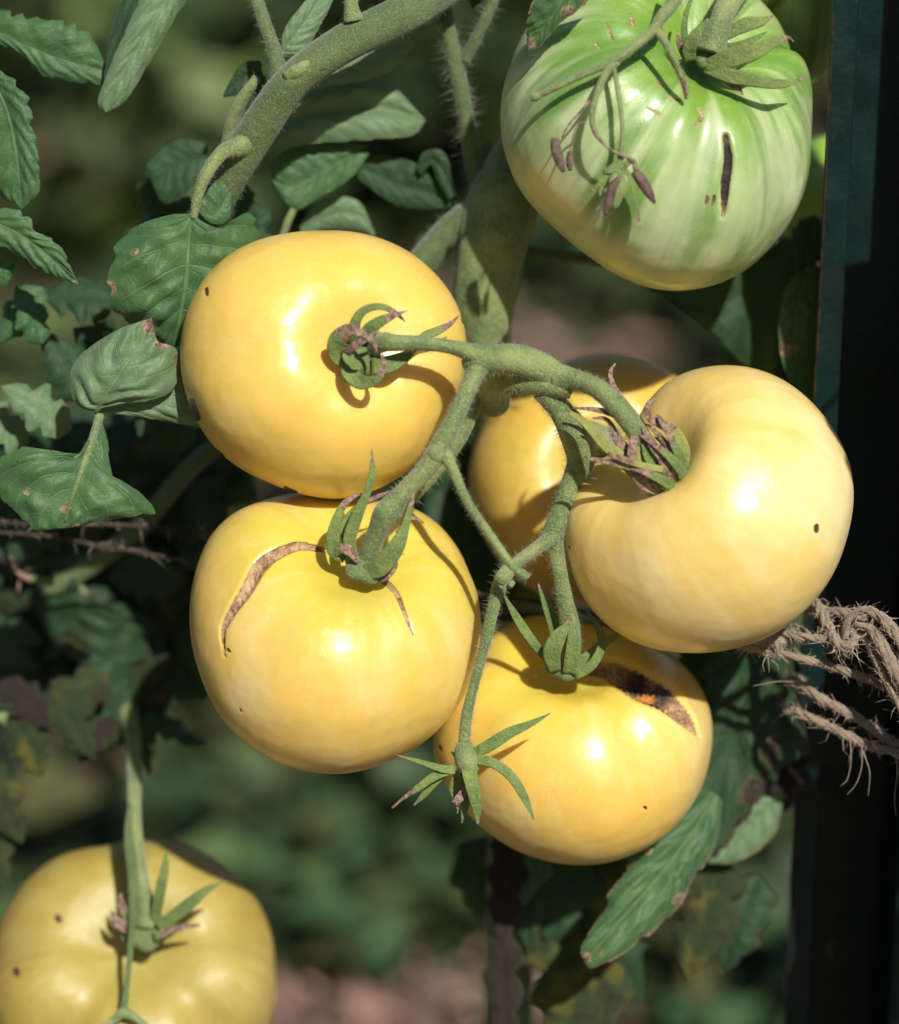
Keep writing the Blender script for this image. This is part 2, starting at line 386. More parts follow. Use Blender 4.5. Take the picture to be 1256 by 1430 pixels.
GREENS = [(1.3, .75, .75), (.8, .8, .8), (1.1, 1, 1), (.9, 1.0, 1.1), (1.9, 1.5, 1.2), (2.8, 2.0, 2.2), (.6, .7, .7), (3.4, 2.5, 2.8)]
weeds('low_weeds', 20000, (-1.7, 1.7, 1.4, 6.5), .065, .2, .22, tints=GREENS)
weeds('near_weeds', 10000, (-1.0, 1.0, .45, 1.6), .055, .16, -.75, tints=GREENS[:4])
weeds('tall_weeds', 9000, (-2.2, 0.3, 2.6, 6.5), .11, .7, -.3, tints=GREENS + [(2.6, 2.2, 1.2), (3.4, 2.8, 2.4), (2.2, 1.9, 1.2)])
weeds('mulch_chips', 14000, (-1.7, 1.7, .6, 5.8), .055, .02, .2, 'chip', True, tints=[(1, 1, 1), (.6, .55, .55), (1.3, 1.15, 1.1), (.35, .3, .28)])

# ------------------------------------------------------------------ the fruit
def pd(px, py, poly, widths):
    """distance to a polyline in units of the local half width"""
    q = spline(np.hstack([np.asarray(poly, float), np.asarray(widths, float)[:, None]]), 60)
    best = np.full(px.shape, 1e9); tb = np.zeros(px.shape)
    for i in range(len(q)):
        d = np.hypot(px - q[i, 0], py - q[i, 1]) / max(q[i, 2] / 2, .8)
        m = d < best; best[m] = d[m]; tb[m] = i / 59
    return best, tb

def tomato(c, R, axis, k, dimple, lobes, outline, mat, label, group=None, res=(220, 320), scars=(), spots=(), patches=(), tex=0.0, ow=1.0):
    nt, nf = res
    # more rings near the stem end
    s = np.linspace(0, 1, nt); th = math.pi * (s * .8 + .2 * s ** 2)
    th = th[:, None]; ph = np.linspace(0, 2 * math.pi, nf, endpoint=False)[None]
    rho = R * np.sin(th) ** 0.93 * np.ones_like(ph)
    dd, dw = dimple
    h = k * R * np.sign(np.cos(th)) * np.abs(np.cos(th)) ** 0.95 * np.ones_like(ph)
    h = h - dd * np.exp(-(np.sin(th) / dw) ** 2) * (th < math.pi / 2) * (1 + 0 * ph)
    h = h + 0.08 * R * np.exp(-(np.sin(th) / .3) ** 2) * (th > math.pi / 2)
    lob = np.zeros_like(ph)
    for (am, cnt, phs) in lobes: lob = lob + am * np.cos(cnt * ph + phs + .25 * np.sin(ph * 2 + phs))
    lob = lob - 0.35 * np.abs(lob)                       # sharper grooves than ridges
    g = np.exp(-((th - 0.85) / .62) ** 2) + .25 * np.sin(th)
    rho = rho * (1 + lob * g * .8); h = h * (1 + lob * g * .55)
    r_ = np.stack([rho * np.cos(ph), rho * np.sin(ph), h], -1).reshape(-1, 3)
    a = nrm(axis); e1 = nrm(np.cross([0.13, 1, 0.21], a)); e2 = np.cross(a, e1)
    X = r_[:, :1] * e1 + r_[:, 1:2] * e2 + r_[:, 2:3] * a    # camera axes: x right, y up, z to camera
    # fit the silhouette
    if outline is not None:
        o = np.asarray(outline, float); ox, oy = o[:, 0] - c[0], -(o[:, 1] - c[1])
        oa = np.arctan2(oy, ox); orr = np.hypot(ox, oy); j = np.argsort(oa)
        ang = np.arctan2(X[:, 1], X[:, 0]); rr = np.hypot(X[:, 0], X[:, 1])
        nb = 90; b = ((ang + math.pi) / (2 * math.pi) * nb).astype(int) % nb
        sil = np.zeros(nb); np.maximum.at(sil, b, rr)
        bc = (np.arange(nb) + .5) / nb * 2 * math.pi - math.pi
        tgt = np.interp(bc, oa[j], orr[j], period=2 * math.pi)
        rat = tgt / sil
        ker = np.array([1, 3, 4, 3, 1.]) / 12
        rat = np.convolve(np.concatenate([rat[-2:], rat, rat[:2]]), ker, 'valid')
        ra = np.interp(ang, bc, rat, period=2 * math.pi); sa = np.interp(ang, bc, sil, period=2 * math.pi)
        q = np.clip(rr / sa, 0, 1); wt = (q * q * (3 - 2 * q)) * ow
        X[:, :2] *= (1 + (ra - 1) * wt)[:, None]
    dz = (DF - c[2] * U) / FPX
    W = P(c) + dz * (X[:, :1] * CX + X[:, 1:2] * CY + X[:, 2:3] * CZ)
    # normals from the grid
    G = W.reshape(nt, nf, 3)
    du = np.gradient(G, axis=0); dv = (np.roll(G, -1, 1) - np.roll(G, 1, 1)); N = nrm(np.cross(du, dv).reshape(-1, 3))
    if np.mean(np.sum(N * (W - P(c)), 1)) < 0: N = -N
    px = unP(W); front = (N @ CZ) > -.15
    scar = np.zeros(len(W)); rot = np.zeros(len(W)); flesh = np.zeros(len(W)); spot = np.zeros(len(W)); patch = np.zeros(len(W)); disp = np.zeros(len(W))
    for sc in scars:
        d, t = pd(px[:, 0], px[:, 1], sc['p'], sc['w'])
        mk = np.clip(1.6 - d, 0, 1.4) / 1.1 * front; scar = np.maximum(scar, np.clip(mk, 0, 1))
        wm = max(sc['w']); depth = sc.get('depth', .22) * wm
        rag = 1 + .35 * np.sin(px[:, 0] * .55 + px[:, 1] * .31) * np.sin(px[:, 1] * .47 - px[:, 0] * .21)
        disp -= depth * 1.5 * rag * np.exp(-(d * .95) ** 2) * front
        disp += depth * .22 * rag * np.exp(-((d - 1.55) / .45) ** 2) * front
        if 'rot' in sc:
            for (x, y, rx) in sc['rot']: rot = np.maximum(rot, np.exp(-(((px[:, 0] - x) ** 2 + (px[:, 1] - y) ** 2) / rx ** 2) ** 2))
        if 'flesh' in sc:
            for (x, y, rx) in sc['flesh']: flesh = np.maximum(flesh, np.exp(-(((px[:, 0] - x) ** 2 + ((px[:, 1] - y) * 1.7) ** 2) / rx ** 2) ** 2))
    for sp in spots:
        d, t = pd(px[:, 0], px[:, 1], [sp[0], sp[1]], [sp[2], sp[2]])
        mk = np.clip(1.5 - d, 0, 1) * front; spot = np.maximum(spot, mk); disp -= mk * 1.2
    for (x, y, rx, ry, an) in patches:
        ca, sa_ = math.cos(an), math.sin(an); u_ = (px[:, 0] - x) * ca + (px[:, 1] - y) * sa_; v_ = -(px[:, 0] - x) * sa_ + (px[:, 1] - y) * ca
        patch = np.maximum(patch, np.exp(-((u_ / rx) ** 2 + (v_ / ry) ** 2) ** 1.5) * front)
    W = W + N * (disp * U)[:, None]
    cp, sp_ = np.cos(ph) * np.ones_like(th), np.sin(ph) * np.ones_like(th)
    tc = np.stack([cp, sp_, th / math.pi * 2 * np.ones_like(ph)], -1).reshape(-1, 3) + tex
    pol = (th / math.pi * np.ones_like(ph)).ravel()
    base = P(c)
    F = grid_faces(nt, nf)
    return add('tomato', W, F, mat, None, base, attrs=dict(tc=tc, pol=pol, scar=scar, rot=rot, flesh=flesh, spot=spot, patch=patch),
               label=label, cat='tomato', group=group)

def sepal(parent, pts, w, dry=(.75, 1.0), mat='sepal', up=None, flat=.22, cup=.25, name='sepal', label=None, seg=10, hair=0):
    """a calyx lobe: flat tapered strip, browned from dry[0] of its length on"""
    V, F, t, fr = sweep(pts, w, flat=flat, seg=seg, up=up, cup=cup, lump=.12)
    d = np.clip((t - dry[0]) / max(dry[1] - dry[0], 1e-3), 0, 1)
    o = add(name, V, F, M[mat], parent, attrs=dict(dry=d), label=label)
    return o, fr

def stemseg(name, parent, pts, w, mat='stem', seg=18, hair=0, hl=9, dry=None, lump=.05, label=None, flat=1.0):
    V, F, t, fr = sweep(pts, w, seg=seg, lump=lump, flat=flat)
    d = np.zeros(len(t)) if dry is None else np.clip((t - dry[0]) / max(dry[1] - dry[0], 1e-3), 0, 1)
    o = add(name, V, F, M[mat], parent, attrs=dict(dry=d), label=label)
    if hair:
        hv, hf = hairs(fr, int(hair * 2.2), hl)
        HAIR.setdefault(parent.name, (parent, []))[1].append(hv)
    return o
HAIR = {}

def taper(n, w0, w1, tip=.6, p=1.0):
    t = np.linspace(0, 1, n); return w0 + (w1 - w0) * np.sin(t * math.pi * .5) ** p * (1 - t) ** 0 if False else np.interp(t, [0, .35, 1], [w0, w1, tip])

# materials of each fruit
G1, C1 = (0.78, 0.52, 0.115), (0.85, 0.68, 0.28)
mt1 = mat_tomato('tomato_gold', G1, C1, (0.80, 0.56, 0.09), .4, -.05, .4, seed=1)
mt2 = mat_tomato('tomato_gold_green_shoulder', (0.78, 0.52, 0.12), (0.84, 0.69, 0.34), (0.58, 0.50, 0.06), .85, -.06, .8, seed=3)
mt3 = mat_tomato('tomato_pale_yellow', (0.78, 0.55, 0.16), (0.86, 0.72, 0.38), (0.74, 0.52, 0.13), .4, .10, .8, seed=5)
mt4 = mat_tomato('tomato_streaked_gold', (0.79, 0.52, 0.11), (0.85, 0.70, 0.34), (0.66, 0.53, 0.06), .8, -.06, .8, seed=8)
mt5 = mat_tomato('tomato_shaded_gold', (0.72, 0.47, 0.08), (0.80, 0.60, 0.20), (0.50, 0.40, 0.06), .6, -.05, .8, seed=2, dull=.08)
mt6 = mat_tomato('tomato_yellow_shaded', (0.40, 0.28, 0.05), (0.48, 0.39, 0.13), (0.38, 0.33, 0.07), .6, .1, 1.0, seed=6, dull=.16)  # skin colour lowered to stand in for shade on this fruit
mtg = mat_tomato('tomato_unripe_green', (0.35, 0.47, 0.17), (0.60, 0.66, 0.42), (0.18, 0.32, 0.04), 1.0, .30, 1.0, green=True, seed=4)
mtg2 = mat_tomato('tomato_unripe_plain', (0.30, 0.46, 0.08), (0.42, 0.56, 0.18), (0.26, 0.42, 0.06), .9, -.05, 1.0, green=True, seed=9)

T1 = tomato((452, 510, 40), 196, (0.40, 0.12, 0.90), .80, (38, .34), [(.012, 5, .4), (.008, 8, 2)],
    [(254, 505), (262, 440), (290, 385), (335, 348), (395, 328), (460, 322), (520, 329), (575, 352), (615, 388), (640, 425), (652, 470), (650, 520), (640, 560),
     (618, 605), (590, 640), (555, 668), (515, 688), (480, 697), (430, 692), (380, 675), (330, 650), (290, 610), (265, 560)], mt1,
    'golden yellow tomato highest on the truss, its curled calyx facing the viewer', 'ripe yellow tomatoes of the front truss', tex=1.0,
    spots=[((288, 403), (289, 410), 5), ((268, 560), (276, 584), 8), ((303, 630), (311, 638), 5), ((398, 681), (414, 688), 4), ((646, 443), (647, 450), 3)],
    scars=[])
T2 = tomato((469, 884, 32), 200, (0.20, 0.66, 0.62), .80, (46, .36), [(.020, 4, 1.1), (.014, 7, .6)],
    [(266, 870), (273, 800), (298, 740), (345, 704), (400, 689), (445, 690), (500, 700), (560, 702), (600, 722), (640, 765), (662, 810), (672, 860), (670, 905), (655, 960), (625, 1005),
     (585, 1040), (540, 1063), (480, 1077), (420, 1070), (360, 1045), (315, 1005), (282, 940)], mt2,
    'yellow tomato with a long curved brown corky scar and greenish shoulders', 'ripe yellow tomatoes of the front truss', tex=3.0,
    scars=[dict(p=[(455, 768), (418, 762), (383, 775), (361, 793), (343, 825), (322, 857), (311, 882), (314, 920)], w=[6, 11, 14, 17, 15, 10, 6, 1.6], depth=.28),
           dict(p=[(527, 803), (552, 826), (566, 857), (577, 886)], w=[9, 6, 4.5, 1.2], depth=.25)],
    spots=[((318, 907), (320, 909), 4), ((335, 991), (337, 993), 3)])
T3 = tomato((985, 712, 60), 204, (-0.60, 0.56, 0.56), .82, (68, .37), [(.012, 4, 2.2), (.006, 7, .3)],
    [(784, 715), (792, 675), (815, 655), (850, 640), (885, 600), (905, 565), (925, 538), (960, 517), (1000, 509), (1045, 511), (1090, 528), (1130, 560), (1165, 605), (1186, 655), (1188, 700),
     (1178, 750), (1155, 805), (1120, 850), (1075, 885), (1020, 905), (960, 911), (900, 903), (850, 875), (812, 830), (790, 775)], mt3,
    'big pale cream yellow tomato in front of the metal post with shrivelled brown calyx', 'ripe yellow tomatoes of the front truss', tex=5.0,
    spots=[((1141, 735), (1141, 741), 7), ((795, 763), (795, 765), 3), ((1097, 619), (1098, 620), 2.5)])
T4 = tomato((800, 1034, -110), 196, (-0.04, 0.80, 0.52), .78, (50, .36), [(.022, 5, .2), (.012, 8, 1.5)],
    [(605, 1040), (612, 1000), (640, 935), (690, 885), (740, 862), (800, 868), (860, 880), (910, 905), (950, 922), (978, 955), (995, 1005), (990, 1060), (965, 1120), (925, 1165), (870, 1192),
     (810, 1201), (750, 1193), (690, 1165), (640, 1120), (612, 1075)], mt4,
    'lowest yellow tomato of the truss with a black and orange split beside its calyx', 'ripe yellow tomatoes of the front truss', tex=7.0,
    scars=[dict(p=[(820, 936), (846, 934), (872, 945), (899, 960), (930, 976), (958, 1004), (978, 1030)], w=[10, 20, 29, 32, 27, 16, 2], depth=.32,
                rot=[(893, 949, 24), (925, 967, 20), (915, 985, 16), (870, 958, 10)], flesh=[(905, 969, 15)])],
    spots=[((901, 1127), (902, 1129), 4), ((614, 1043), (616, 1047), 4)])
T5 = tomato((822, 672, -300), 180, (0.05, 0.15, 0.98), .82, (40, .36), [(.012, 4, 1.1)],
    [(655, 655), (668, 610), (700, 565), (745, 528), (800, 502), (860, 493), (915, 505), (955, 535), (985, 590), (995, 660), (985, 740), (940, 810), (880, 840), (800, 842), (730, 815), (685, 765), (662, 710)], mt5,
    'golden tomato hanging half hidden behind the forked truss stem', res=(110, 160), tex=9.0)
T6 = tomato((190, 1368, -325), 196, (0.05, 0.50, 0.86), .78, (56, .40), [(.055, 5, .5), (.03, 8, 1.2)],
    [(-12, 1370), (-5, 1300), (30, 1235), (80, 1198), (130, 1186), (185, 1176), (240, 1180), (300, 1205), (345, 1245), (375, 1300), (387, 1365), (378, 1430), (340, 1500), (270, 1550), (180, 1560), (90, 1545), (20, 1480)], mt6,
    'yellow ribbed tomato, skin darkened for shade, hanging out of focus low in the corner', res=(110, 160), tex=2.0,
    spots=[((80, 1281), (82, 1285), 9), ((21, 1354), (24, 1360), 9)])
TG = tomato((918, 190, 20), 214, (0.34, 0.62, 0.70), .84, (52, .36), [(.050, 5, 1.4), (.032, 9, .3), (.014, 13, 1)],
    [(700, 185), (702, 130), (715, 80), (740, 30), (790, -15), (860, -40), (930, -48), (1000, -42), (1060, -10), (1105, 45), (1128, 100), (1136, 160), (1130, 230), (1110, 300), (1070, 355), (1010, 395),
     (950, 408), (890, 400), (830, 365), (775, 320), (725, 265), (706, 225)], mtg,
    'large unripe green tomato with a dark sunken crack', tex=4.0,
    scars=[dict(p=[(1014, 189), (1018, 222), (1014, 256), (1012, 290), (1010, 308)], w=[7, 11, 12, 6, 2], depth=.55, rot=[(1016, 215, 40), (1013, 260, 34)]),
           dict(p=[(975, 150), (981, 163), (970, 176)], w=[3, 5, 2], depth=.2),
           dict(p=[(880, 18), (884, 34)], w=[3, 5], depth=.2), dict(p=[(848, 34), (858, 58)], w=[3, 2], depth=.2), dict(p=[(830, 60), (838, 68)], w=[3, 2], depth=.2),
           dict(p=[(917, 115), (935, 124)], w=[2.5, 3], depth=.2), dict(p=[(930, 135), (948, 140)], w=[2.5, 3], depth=.2),
           dict(p=[(988, 272), (987, 288)], w=[2, 3], depth=.15), dict(p=[(998, 274), (996, 290)], w=[2, 3], depth=.15),
           dict(p=[(905, 150), (922, 160)], w=[2, 3], depth=.15), dict(p=[(955, 90), (952, 70)], w=[3, 4], depth=.2)],
    patches=[(770, 275, 75, 26, .85), (850, 360, 95, 26, .55), (940, 395, 60, 16, .1)])
TG2 = tomato((1114, 18, -150), 66, (0.05, .92, .38), 1.62, (14, .36), [(.02, 5, 1)], None, mtg2,
    'smooth green tomato squeezed between the big green one and the edge of the metal post', 'green tomatoes behind', res=(90, 120), tex=6.0)
TG3 = tomato((1165, 275, -440), 90, (-0.3, .6, .6), .9, (20, .36), [(.02, 5, 2)], None, mtg2,
    'small dark green tomato peeping out beside the post below the largest green one', 'green tomatoes behind', res=(60, 90), tex=8.0)
TG4 = tomato((1036, -62, -90), 84, (0, .9, .3), .95, (20, .36), [(.02, 5, 2)], None, mtg2,
    'green tomato whose underside just shows above the big green one', 'green tomatoes behind', res=(60, 90), tex=8.5)

def disc(parent, c, r, axis, mat='disc', name='calyx_disc'):
    n = 26; th = np.linspace(0, math.pi, 14)[:, None]; ph = np.linspace(0, 2 * math.pi, n, endpoint=False)[None]
    rr = r * np.sin(th) * (1 + .1 * np.sin(5 * ph + 1))
    a = nrm(axis); e1 = nrm(np.cross([.2, 1, .1], a)); e2 = np.cross(a, e1)
    X = (rr * np.cos(ph))[..., None] * e1 + (rr * np.sin(ph))[..., None] * e2 + (r * .45 * np.cos(th) * np.ones_like(ph))[..., None] * a
    X = X.reshape(-1, 3); dz = (DF - c[2] * U) / FPX
    W = P(c) + dz * (X[:, :1] * CX + X[:, 1:2] * CY + X[:, 2:3] * CZ)
    return add(name, W, grid_faces(14, n), M[mat], parent, attrs=dict(dry=np.zeros(len(W))))

# ---- calyx of T1 (curled round the stem end, brown tips)
disc(T1, (505, 496, 172), 27, (0.4, 0.12, 0.9))
for pts, w, dry in [
    ([(498, 478, 186), (496, 455, 206), (507, 435, 216), (531, 428, 220), (553, 437, 214), (566, 449, 204)], [18, 17, 13, 10, 7, 1.5], (.55, .95)),
    ([(512, 478, 188), (514, 462, 206), (531, 449, 216), (551, 440, 221), (568, 434, 224)], [16, 20, 17, 9, 1.5], (.50, .80)),
    ([(488, 510, 180), (471, 495, 196), (471, 474, 212), (489, 460, 224), (509, 468, 230), (523, 480, 230), (526, 492, 228)], [16, 22, 24, 18, 10, 7, 3], (.30, .60)),
    ([(496, 505, 182), (490, 520, 200), (505, 534, 214), (526, 530, 226), (536, 512, 232), (534, 494, 232)], [24, 24, 20, 13, 9, 4], (.55, .85)),
    ([(478, 500, 184), (484, 492, 206), (496, 482, 222), (512, 472, 230), (530, 462, 232)], [8, 12, 11, 8, 3], (.05, .2)),
    ([(520, 512, 182), (541, 510, 186), (562, 500, 180), (582, 486, 172)], [22, 25, 18, 6], (.9, 1.2)),
    ([(566, 494, 176), (590, 470, 166), (610, 462, 160), (628, 453, 152), (641, 441, 146)], [7, 11, 12, 7, 1.5], (.55, .85)),
    ([(492, 488, 186), (486, 497, 204), (492, 506, 216), (504, 510, 220)], [12, 16, 14, 6], (1.2, 1.4))]:
    sepal(T1, pts, w, dry, mat='sepal')
# ---- T2
disc(T2, (510, 792, 146), 30, (0.2, 0.66, 0.62))
for pts, w, dry in [
    ([(482, 780, 150), (466, 768, 158), (466, 742, 168), (476, 712, 174), (490, 696, 174), (505, 689, 170)], [14, 20, 18, 12, 8, 2], (.55, .85)),
    ([(494, 780, 158), (489, 755, 168), (499, 722, 178), (512, 690, 188), (520, 658, 194), (519, 627, 194)], [16, 19, 17, 11, 9, 1.2], (.78, 1.0)),
    ([(486, 772, 148), (480, 735, 152), (500, 708, 158), (524, 695, 164), (547, 685, 168)], [8, 9, 8, 6, 2], (.5, .9)),
    ([(510, 800, 160), (532, 792, 174), (553, 766, 186), (566, 735, 190), (573, 708, 190), (579, 686, 188)], [20, 29, 26, 13, 8, 2], (.74, .95)),
    ([(555, 745, 178), (567, 728, 180), (580, 724, 178), (592, 731, 174)], [6, 6, 5, 2], (.0, .3)),
    ([(466, 777, 156), (478, 766, 166), (492, 772, 170), (500, 786, 166)], [6, 13, 14, 5], (.1, .5)),
    ([(512, 806, 156), (536, 806, 158), (551, 790, 158), (552, 778, 156)], [7, 12, 10, 3], (-.5, -.2))]:
    sepal(T2, pts, w, dry)
# ---- T3: shrivelled
disc(T3, (930, 670, 158), 30, (-0.6, 0.56, 0.56))
for pts, w, dry, mt in [
    ([(948, 663, 170), (954, 633, 182), (944, 606, 190), (926, 593, 196), (908, 584, 200), (905, 566, 204), (914, 556, 204)], [16, 18, 14, 10, 8, 6, 2], (.35, .62), 'sepal_yellow'),
    ([(940, 676, 176), (916, 663, 186), (896, 636, 192), (882, 602, 196), (864, 582, 192), (838, 573, 186), (800, 569, 180)], [20, 18, 14, 10, 8, 6, 2], (.35, .6), 'sepal_yellow'),
    ([(930, 684, 176), (900, 672, 184), (872, 644, 188), (845, 620, 186), (818, 590, 182), (790, 572, 178)], [16, 18, 15, 13, 9, 2], (.8, 1.1), 'sepal_yellow'),
    ([(942, 680, 182), (936, 658, 196), (926, 638, 204), (910, 620, 208), (897, 596, 206)], [12, 16, 14, 9, 3], (.0, .25), 'sepal'),
    ([(926, 686, 180), (900, 676, 194), (886, 653, 202), (884, 626, 204), (890, 590, 198)], [10, 14, 13, 11, 4], (-.1, .25), 'sepal'),
    ([(910, 620, 180), (892, 588, 186), (872, 562, 182), (858, 540, 176), (853, 520, 172), (860, 507, 170)], [8, 10, 9, 6, 4, 1.5], (.35, .6), 'sepal_yellow'),
    ([(950, 676, 172), (940, 650, 186), (920, 630, 192), (900, 620, 194)], [18, 22, 16, 4], (.7, .95), 'sepal_yellow'),
    ([(934, 668, 184), (912, 648, 196), (902, 626, 200), (898, 600, 198)], [14, 15, 9, 3], (.6, .9), 'sepal'),
    ([(956, 656, 168), (958, 640, 174), (957, 620, 178)], [5, 6, 2], (-.5, -.2), 'sepal'),
    ([(872, 638, 178), (858, 600, 184), (846, 585, 182), (828, 584, 178)], [5, 6, 5, 2], (-.5, -.2), 'sepal'),
    ([(890, 648, 180), (868, 620, 186), (852, 600, 184)], [9, 12, 3], (.2, .6), 'sepal')]:
    sepal(T3, pts, [q * 1.3 for q in w], dry, mat=mt)
rg = np.random.default_rng(21)
for k in range(9):
    a0 = rg.uniform(-.9, .9); bx, by = 944 + 18 * math.sin(a0 * 2), 668 + 22 * math.cos(a0 * 2) - 8; L = rg.uniform(55, 95); z = 178 + rg.uniform(-4, 24)
    dx, dy = -.72 + .35 * a0, -.62 - .45 * a0; cu = rg.uniform(-1, 1)
    pts = [(bx, by, z), (bx + dx * L * .35, by + dy * L * .35, z + 14), (bx + dx * L * .7 + cu * 6, by + dy * L * .7 - cu * 5, z + 20), (bx + dx * L + cu * 16, by + dy * L - cu * 10, z + 16), (bx + dx * L * 1.05 + cu * 26, by + dy * L * 1.02 - cu * 4, z + 10)]
    sepal(T3, pts, [10, rg.uniform(9, 15), 9, 6, 1.5], (rg.uniform(.1, .5), rg.uniform(.55, .9)), mat='sepal_yellow' if k % 2 else 'sepal')
# ---- T4
disc(T4, (792, 930, 20), 30, (-0.04, 0.8, 0.5))
for pts, w, dry in [
    ([(795, 940, 48), (800, 905, 66), (801, 878, 70), (800, 856, 68)], [20, 22, 15, 2], (.88, 1.05)),
    ([(776, 937, 44), (772, 912, 62), (782, 888, 72), (792, 874, 74), (799, 862, 72)], [15, 24, 20, 9, 2], (.75, .95)),
    ([(768, 926, 30), (742, 892, 46), (722, 862, 54), (704, 831, 60)], [10, 13, 11, 2], (1.1, 1.4)),
    ([(784, 920, 24), (778, 880, 30), (768, 850, 32), (758, 830, 32), (752, 815, 30)], [16, 22, 19, 9, 1.5], (.85, 1.0)),
    ([(803, 942, 44), (826, 930, 50), (841, 903, 52), (836, 876, 48), (818, 852, 42)], [16, 15, 12, 9, 3], (1.1, 1.4)),
    ([(808, 925, 20), (835, 905, 26), (862, 888, 26), (885, 878, 22)], [12, 12, 9, 2], (.8, 1.1))]:
    sepal(T4, pts, w, dry)
# ---- T5 calyx nub
disc(T5, (846, 628, -136), 34, (0.05, .2, .95))
for pts, w, dry in [([(838, 640, -120), (870, 640, -108), (900, 636, -106)], [14, 20, 4], (.5, .9)), ([(836, 612, -120), (822, 640, -108), (826, 668, -106)], [12, 16, 4], (.4, .8)),
                    ([(842, 636, -120), (850, 660, -106), (870, 682, -106)], [12, 16, 3], (.6, .9))]:
    sepal(T5, pts, w, dry)
# ---- T6 calyx
disc(T6, (202, 1296, -195), 34, (0.05, .5, .86))
for pts, w, dry in [
    ([(215, 1290, -180), (222, 1250, -155), (230, 1215, -145), (232, 1190, -140)], [14, 16, 12, 2], (1.2, 1.4)),
    ([(222, 1298, -175), (258, 1268, -150), (285, 1245, -140), (310, 1232, -135)], [16, 18, 13, 2], (1.2, 1.4)),
    ([(186, 1290, -180), (172, 1270, -160), (168, 1248, -150)], [14, 12, 3], (.3, .6)),
    ([(215, 1308, -170), (250, 1296, -155), (280, 1292, -148)], [14, 10, 3], (.0, .3)),
    ([(185, 1300, -175), (165, 1290, -165), (155, 1272, -160)], [16, 16, 4], (.0, .3))]:
    sepal(T6, pts, w, dry)
# ---- TG calyx
disc(TG, (998, 78, 150), 34, (0.34, 0.62, 0.70))
for pts, w, dry in [
    ([(985, 92, 172), (1018, 82, 190), (1053, 72, 200), (1085, 57, 200), (1102, 52, 198), (1109, 58, 196)], [16, 26, 22, 12, 4, 1.5], (.80, .92)),
    ([(986, 94, 170), (1018, 104, 188), (1050, 111, 192), (1088, 117, 186), (1112, 113, 178), (1126, 107, 174)], [14, 22, 19, 13, 6, 1.5], (.85, .98)),
    ([(966, 84, 168), (964, 66, 182), (974, 46, 192), (990, 26, 196)], [14, 20, 16, 5], (.9, 1.1)),
    ([(962, 76, 164), (956, 48, 174), (958, 20, 178), (967, -6, 178)], [8, 9, 8, 4], (1.2, 1.4)),
    ([(1008, 52, 150), (1040, 36, 156), (1062, 31, 154), (1080, 22, 150)], [14, 22, 15, 2], (.85, 1.0)),
    ([(992, 98, 172), (1012, 108, 182), (1030, 122, 182), (1038, 132, 180)], [10, 13, 9, 2], (.5, .8)),
    ([(958, 84, 164), (950, 62, 172), (946, 44, 172)], [8, 9, 2], (.2, .5)),
    ([(1000, 62, 160), (1022, 66, 170), (1046, 58, 172), (1072, 44, 170)], [10, 14, 10, 2], (1.2, 1.4))]:
    sepal(TG, pts, w, dry)

# ------------------------------------------------------------------ the plant: stems
plant = empty('tomato_plant', (P((690, 500, -160))[0], P((690, 500, -160))[1], 0.0),
              'tomato plant with thick hairy stems, lobed green leaves and a forked fruit truss', 'tomato plant')
main = stemseg('main_stem', plant, [(712, 1250, -520), (735, 900, -520), (720, 720, -470), (685, 570, -330), (672, 470, -170), (684, 370, -130), (700, 290, -130), (738, 200, -175), (780, 80, -215), (820, -60, -215), (840, -300, -200)],
               [66, 70, 72, 76, 84, 92, 104, 80, 74, 70, 60], 'stem', seg=28, hair=2600, hl=12, lump=.03)
g0 = unP(np.array([[plant.location[0], plant.location[1], 0.0]]))[0]
stemseg('main_stem', plant, [tuple(g0), ((g0[0] + 712) / 2 + 10, (g0[1] + 1250) / 2, (g0[2] - 520) / 2), (712, 1250, -520)], [80, 74, 66], 'stem_dark', seg=20)
stemseg('side_stem', plant, [(560, 395, -150), (590, 365, -150), (628, 325, -145), (670, 300, -135)], [34, 42, 46, 60], 'stem_dark', hair=500, hl=12)
stemseg('side_stem', plant, [(622, -20, -70), (626, 40, -80), (640, 110, -95), (655, 190, -120), (668, 262, -150), (678, 310, -185)], [15, 20, 24, 25, 26, 30], 'stem_dark', hair=900, hl=22)
stemseg('side_stem', plant, [(694, -10, -60), (672, 40, -72), (648, 86, -90)], [14, 15, 17], 'stem_dark', hair=200, hl=14)
stemseg('side_stem', plant, [(594, 8, -60), (608, 28, -72), (627, 54, -84)], [10, 12, 14], 'stem', hair=100, hl=10)
stemseg('side_stem', plant, [(700, 345, -260), (780, 356, -290), (860, 366, -320), (960, 390, -340)], [20, 18, 18, 14], 'stem_dark')
# the upper left branch
stemseg('branch', plant, [(760, -110, -100), (640, -30, -20), (560, 20, 40), (480, 62, 60), (410, 112, 60), (370, 165, 40), (335, 225, 10), (300, 290, -30), (262, 360, -90), (240, 450, -170)],
        [60, 58, 55, 52, 52, 54, 50, 46, 38, 30], 'stem_dark', seg=28, hair=2400, hl=7, lump=.04)
stemseg('side_stem', plant, [(352, -20, 40), (368, 30, 50), (382, 70, 54), (390, 110, 50)], [20, 20, 22, 28], 'stem_dark', hair=300, hl=7)
stemseg('side_stem', plant, [(492, -10, 70), (490, 6, 72), (494, 30, 70)], [22, 20, 30], 'stem', hair=80, hl=6)
stemseg('side_stem', plant, [(360, 108, 0), (338, 140, -10), (322, 180, -30), (310, 240, -60)], [14, 18, 18, 14], 'stem', hair=200, hl=7)
PETM = 'stem'
stemseg('petiole', plant, [(362, 190, 10), (336, 204, 44), (312, 212, 60), (290, 240, 66), (277, 272, 64), (270, 305, 60)], [44, 30, 21, 18, 14, 10], PETM, hair=400, hl=6)
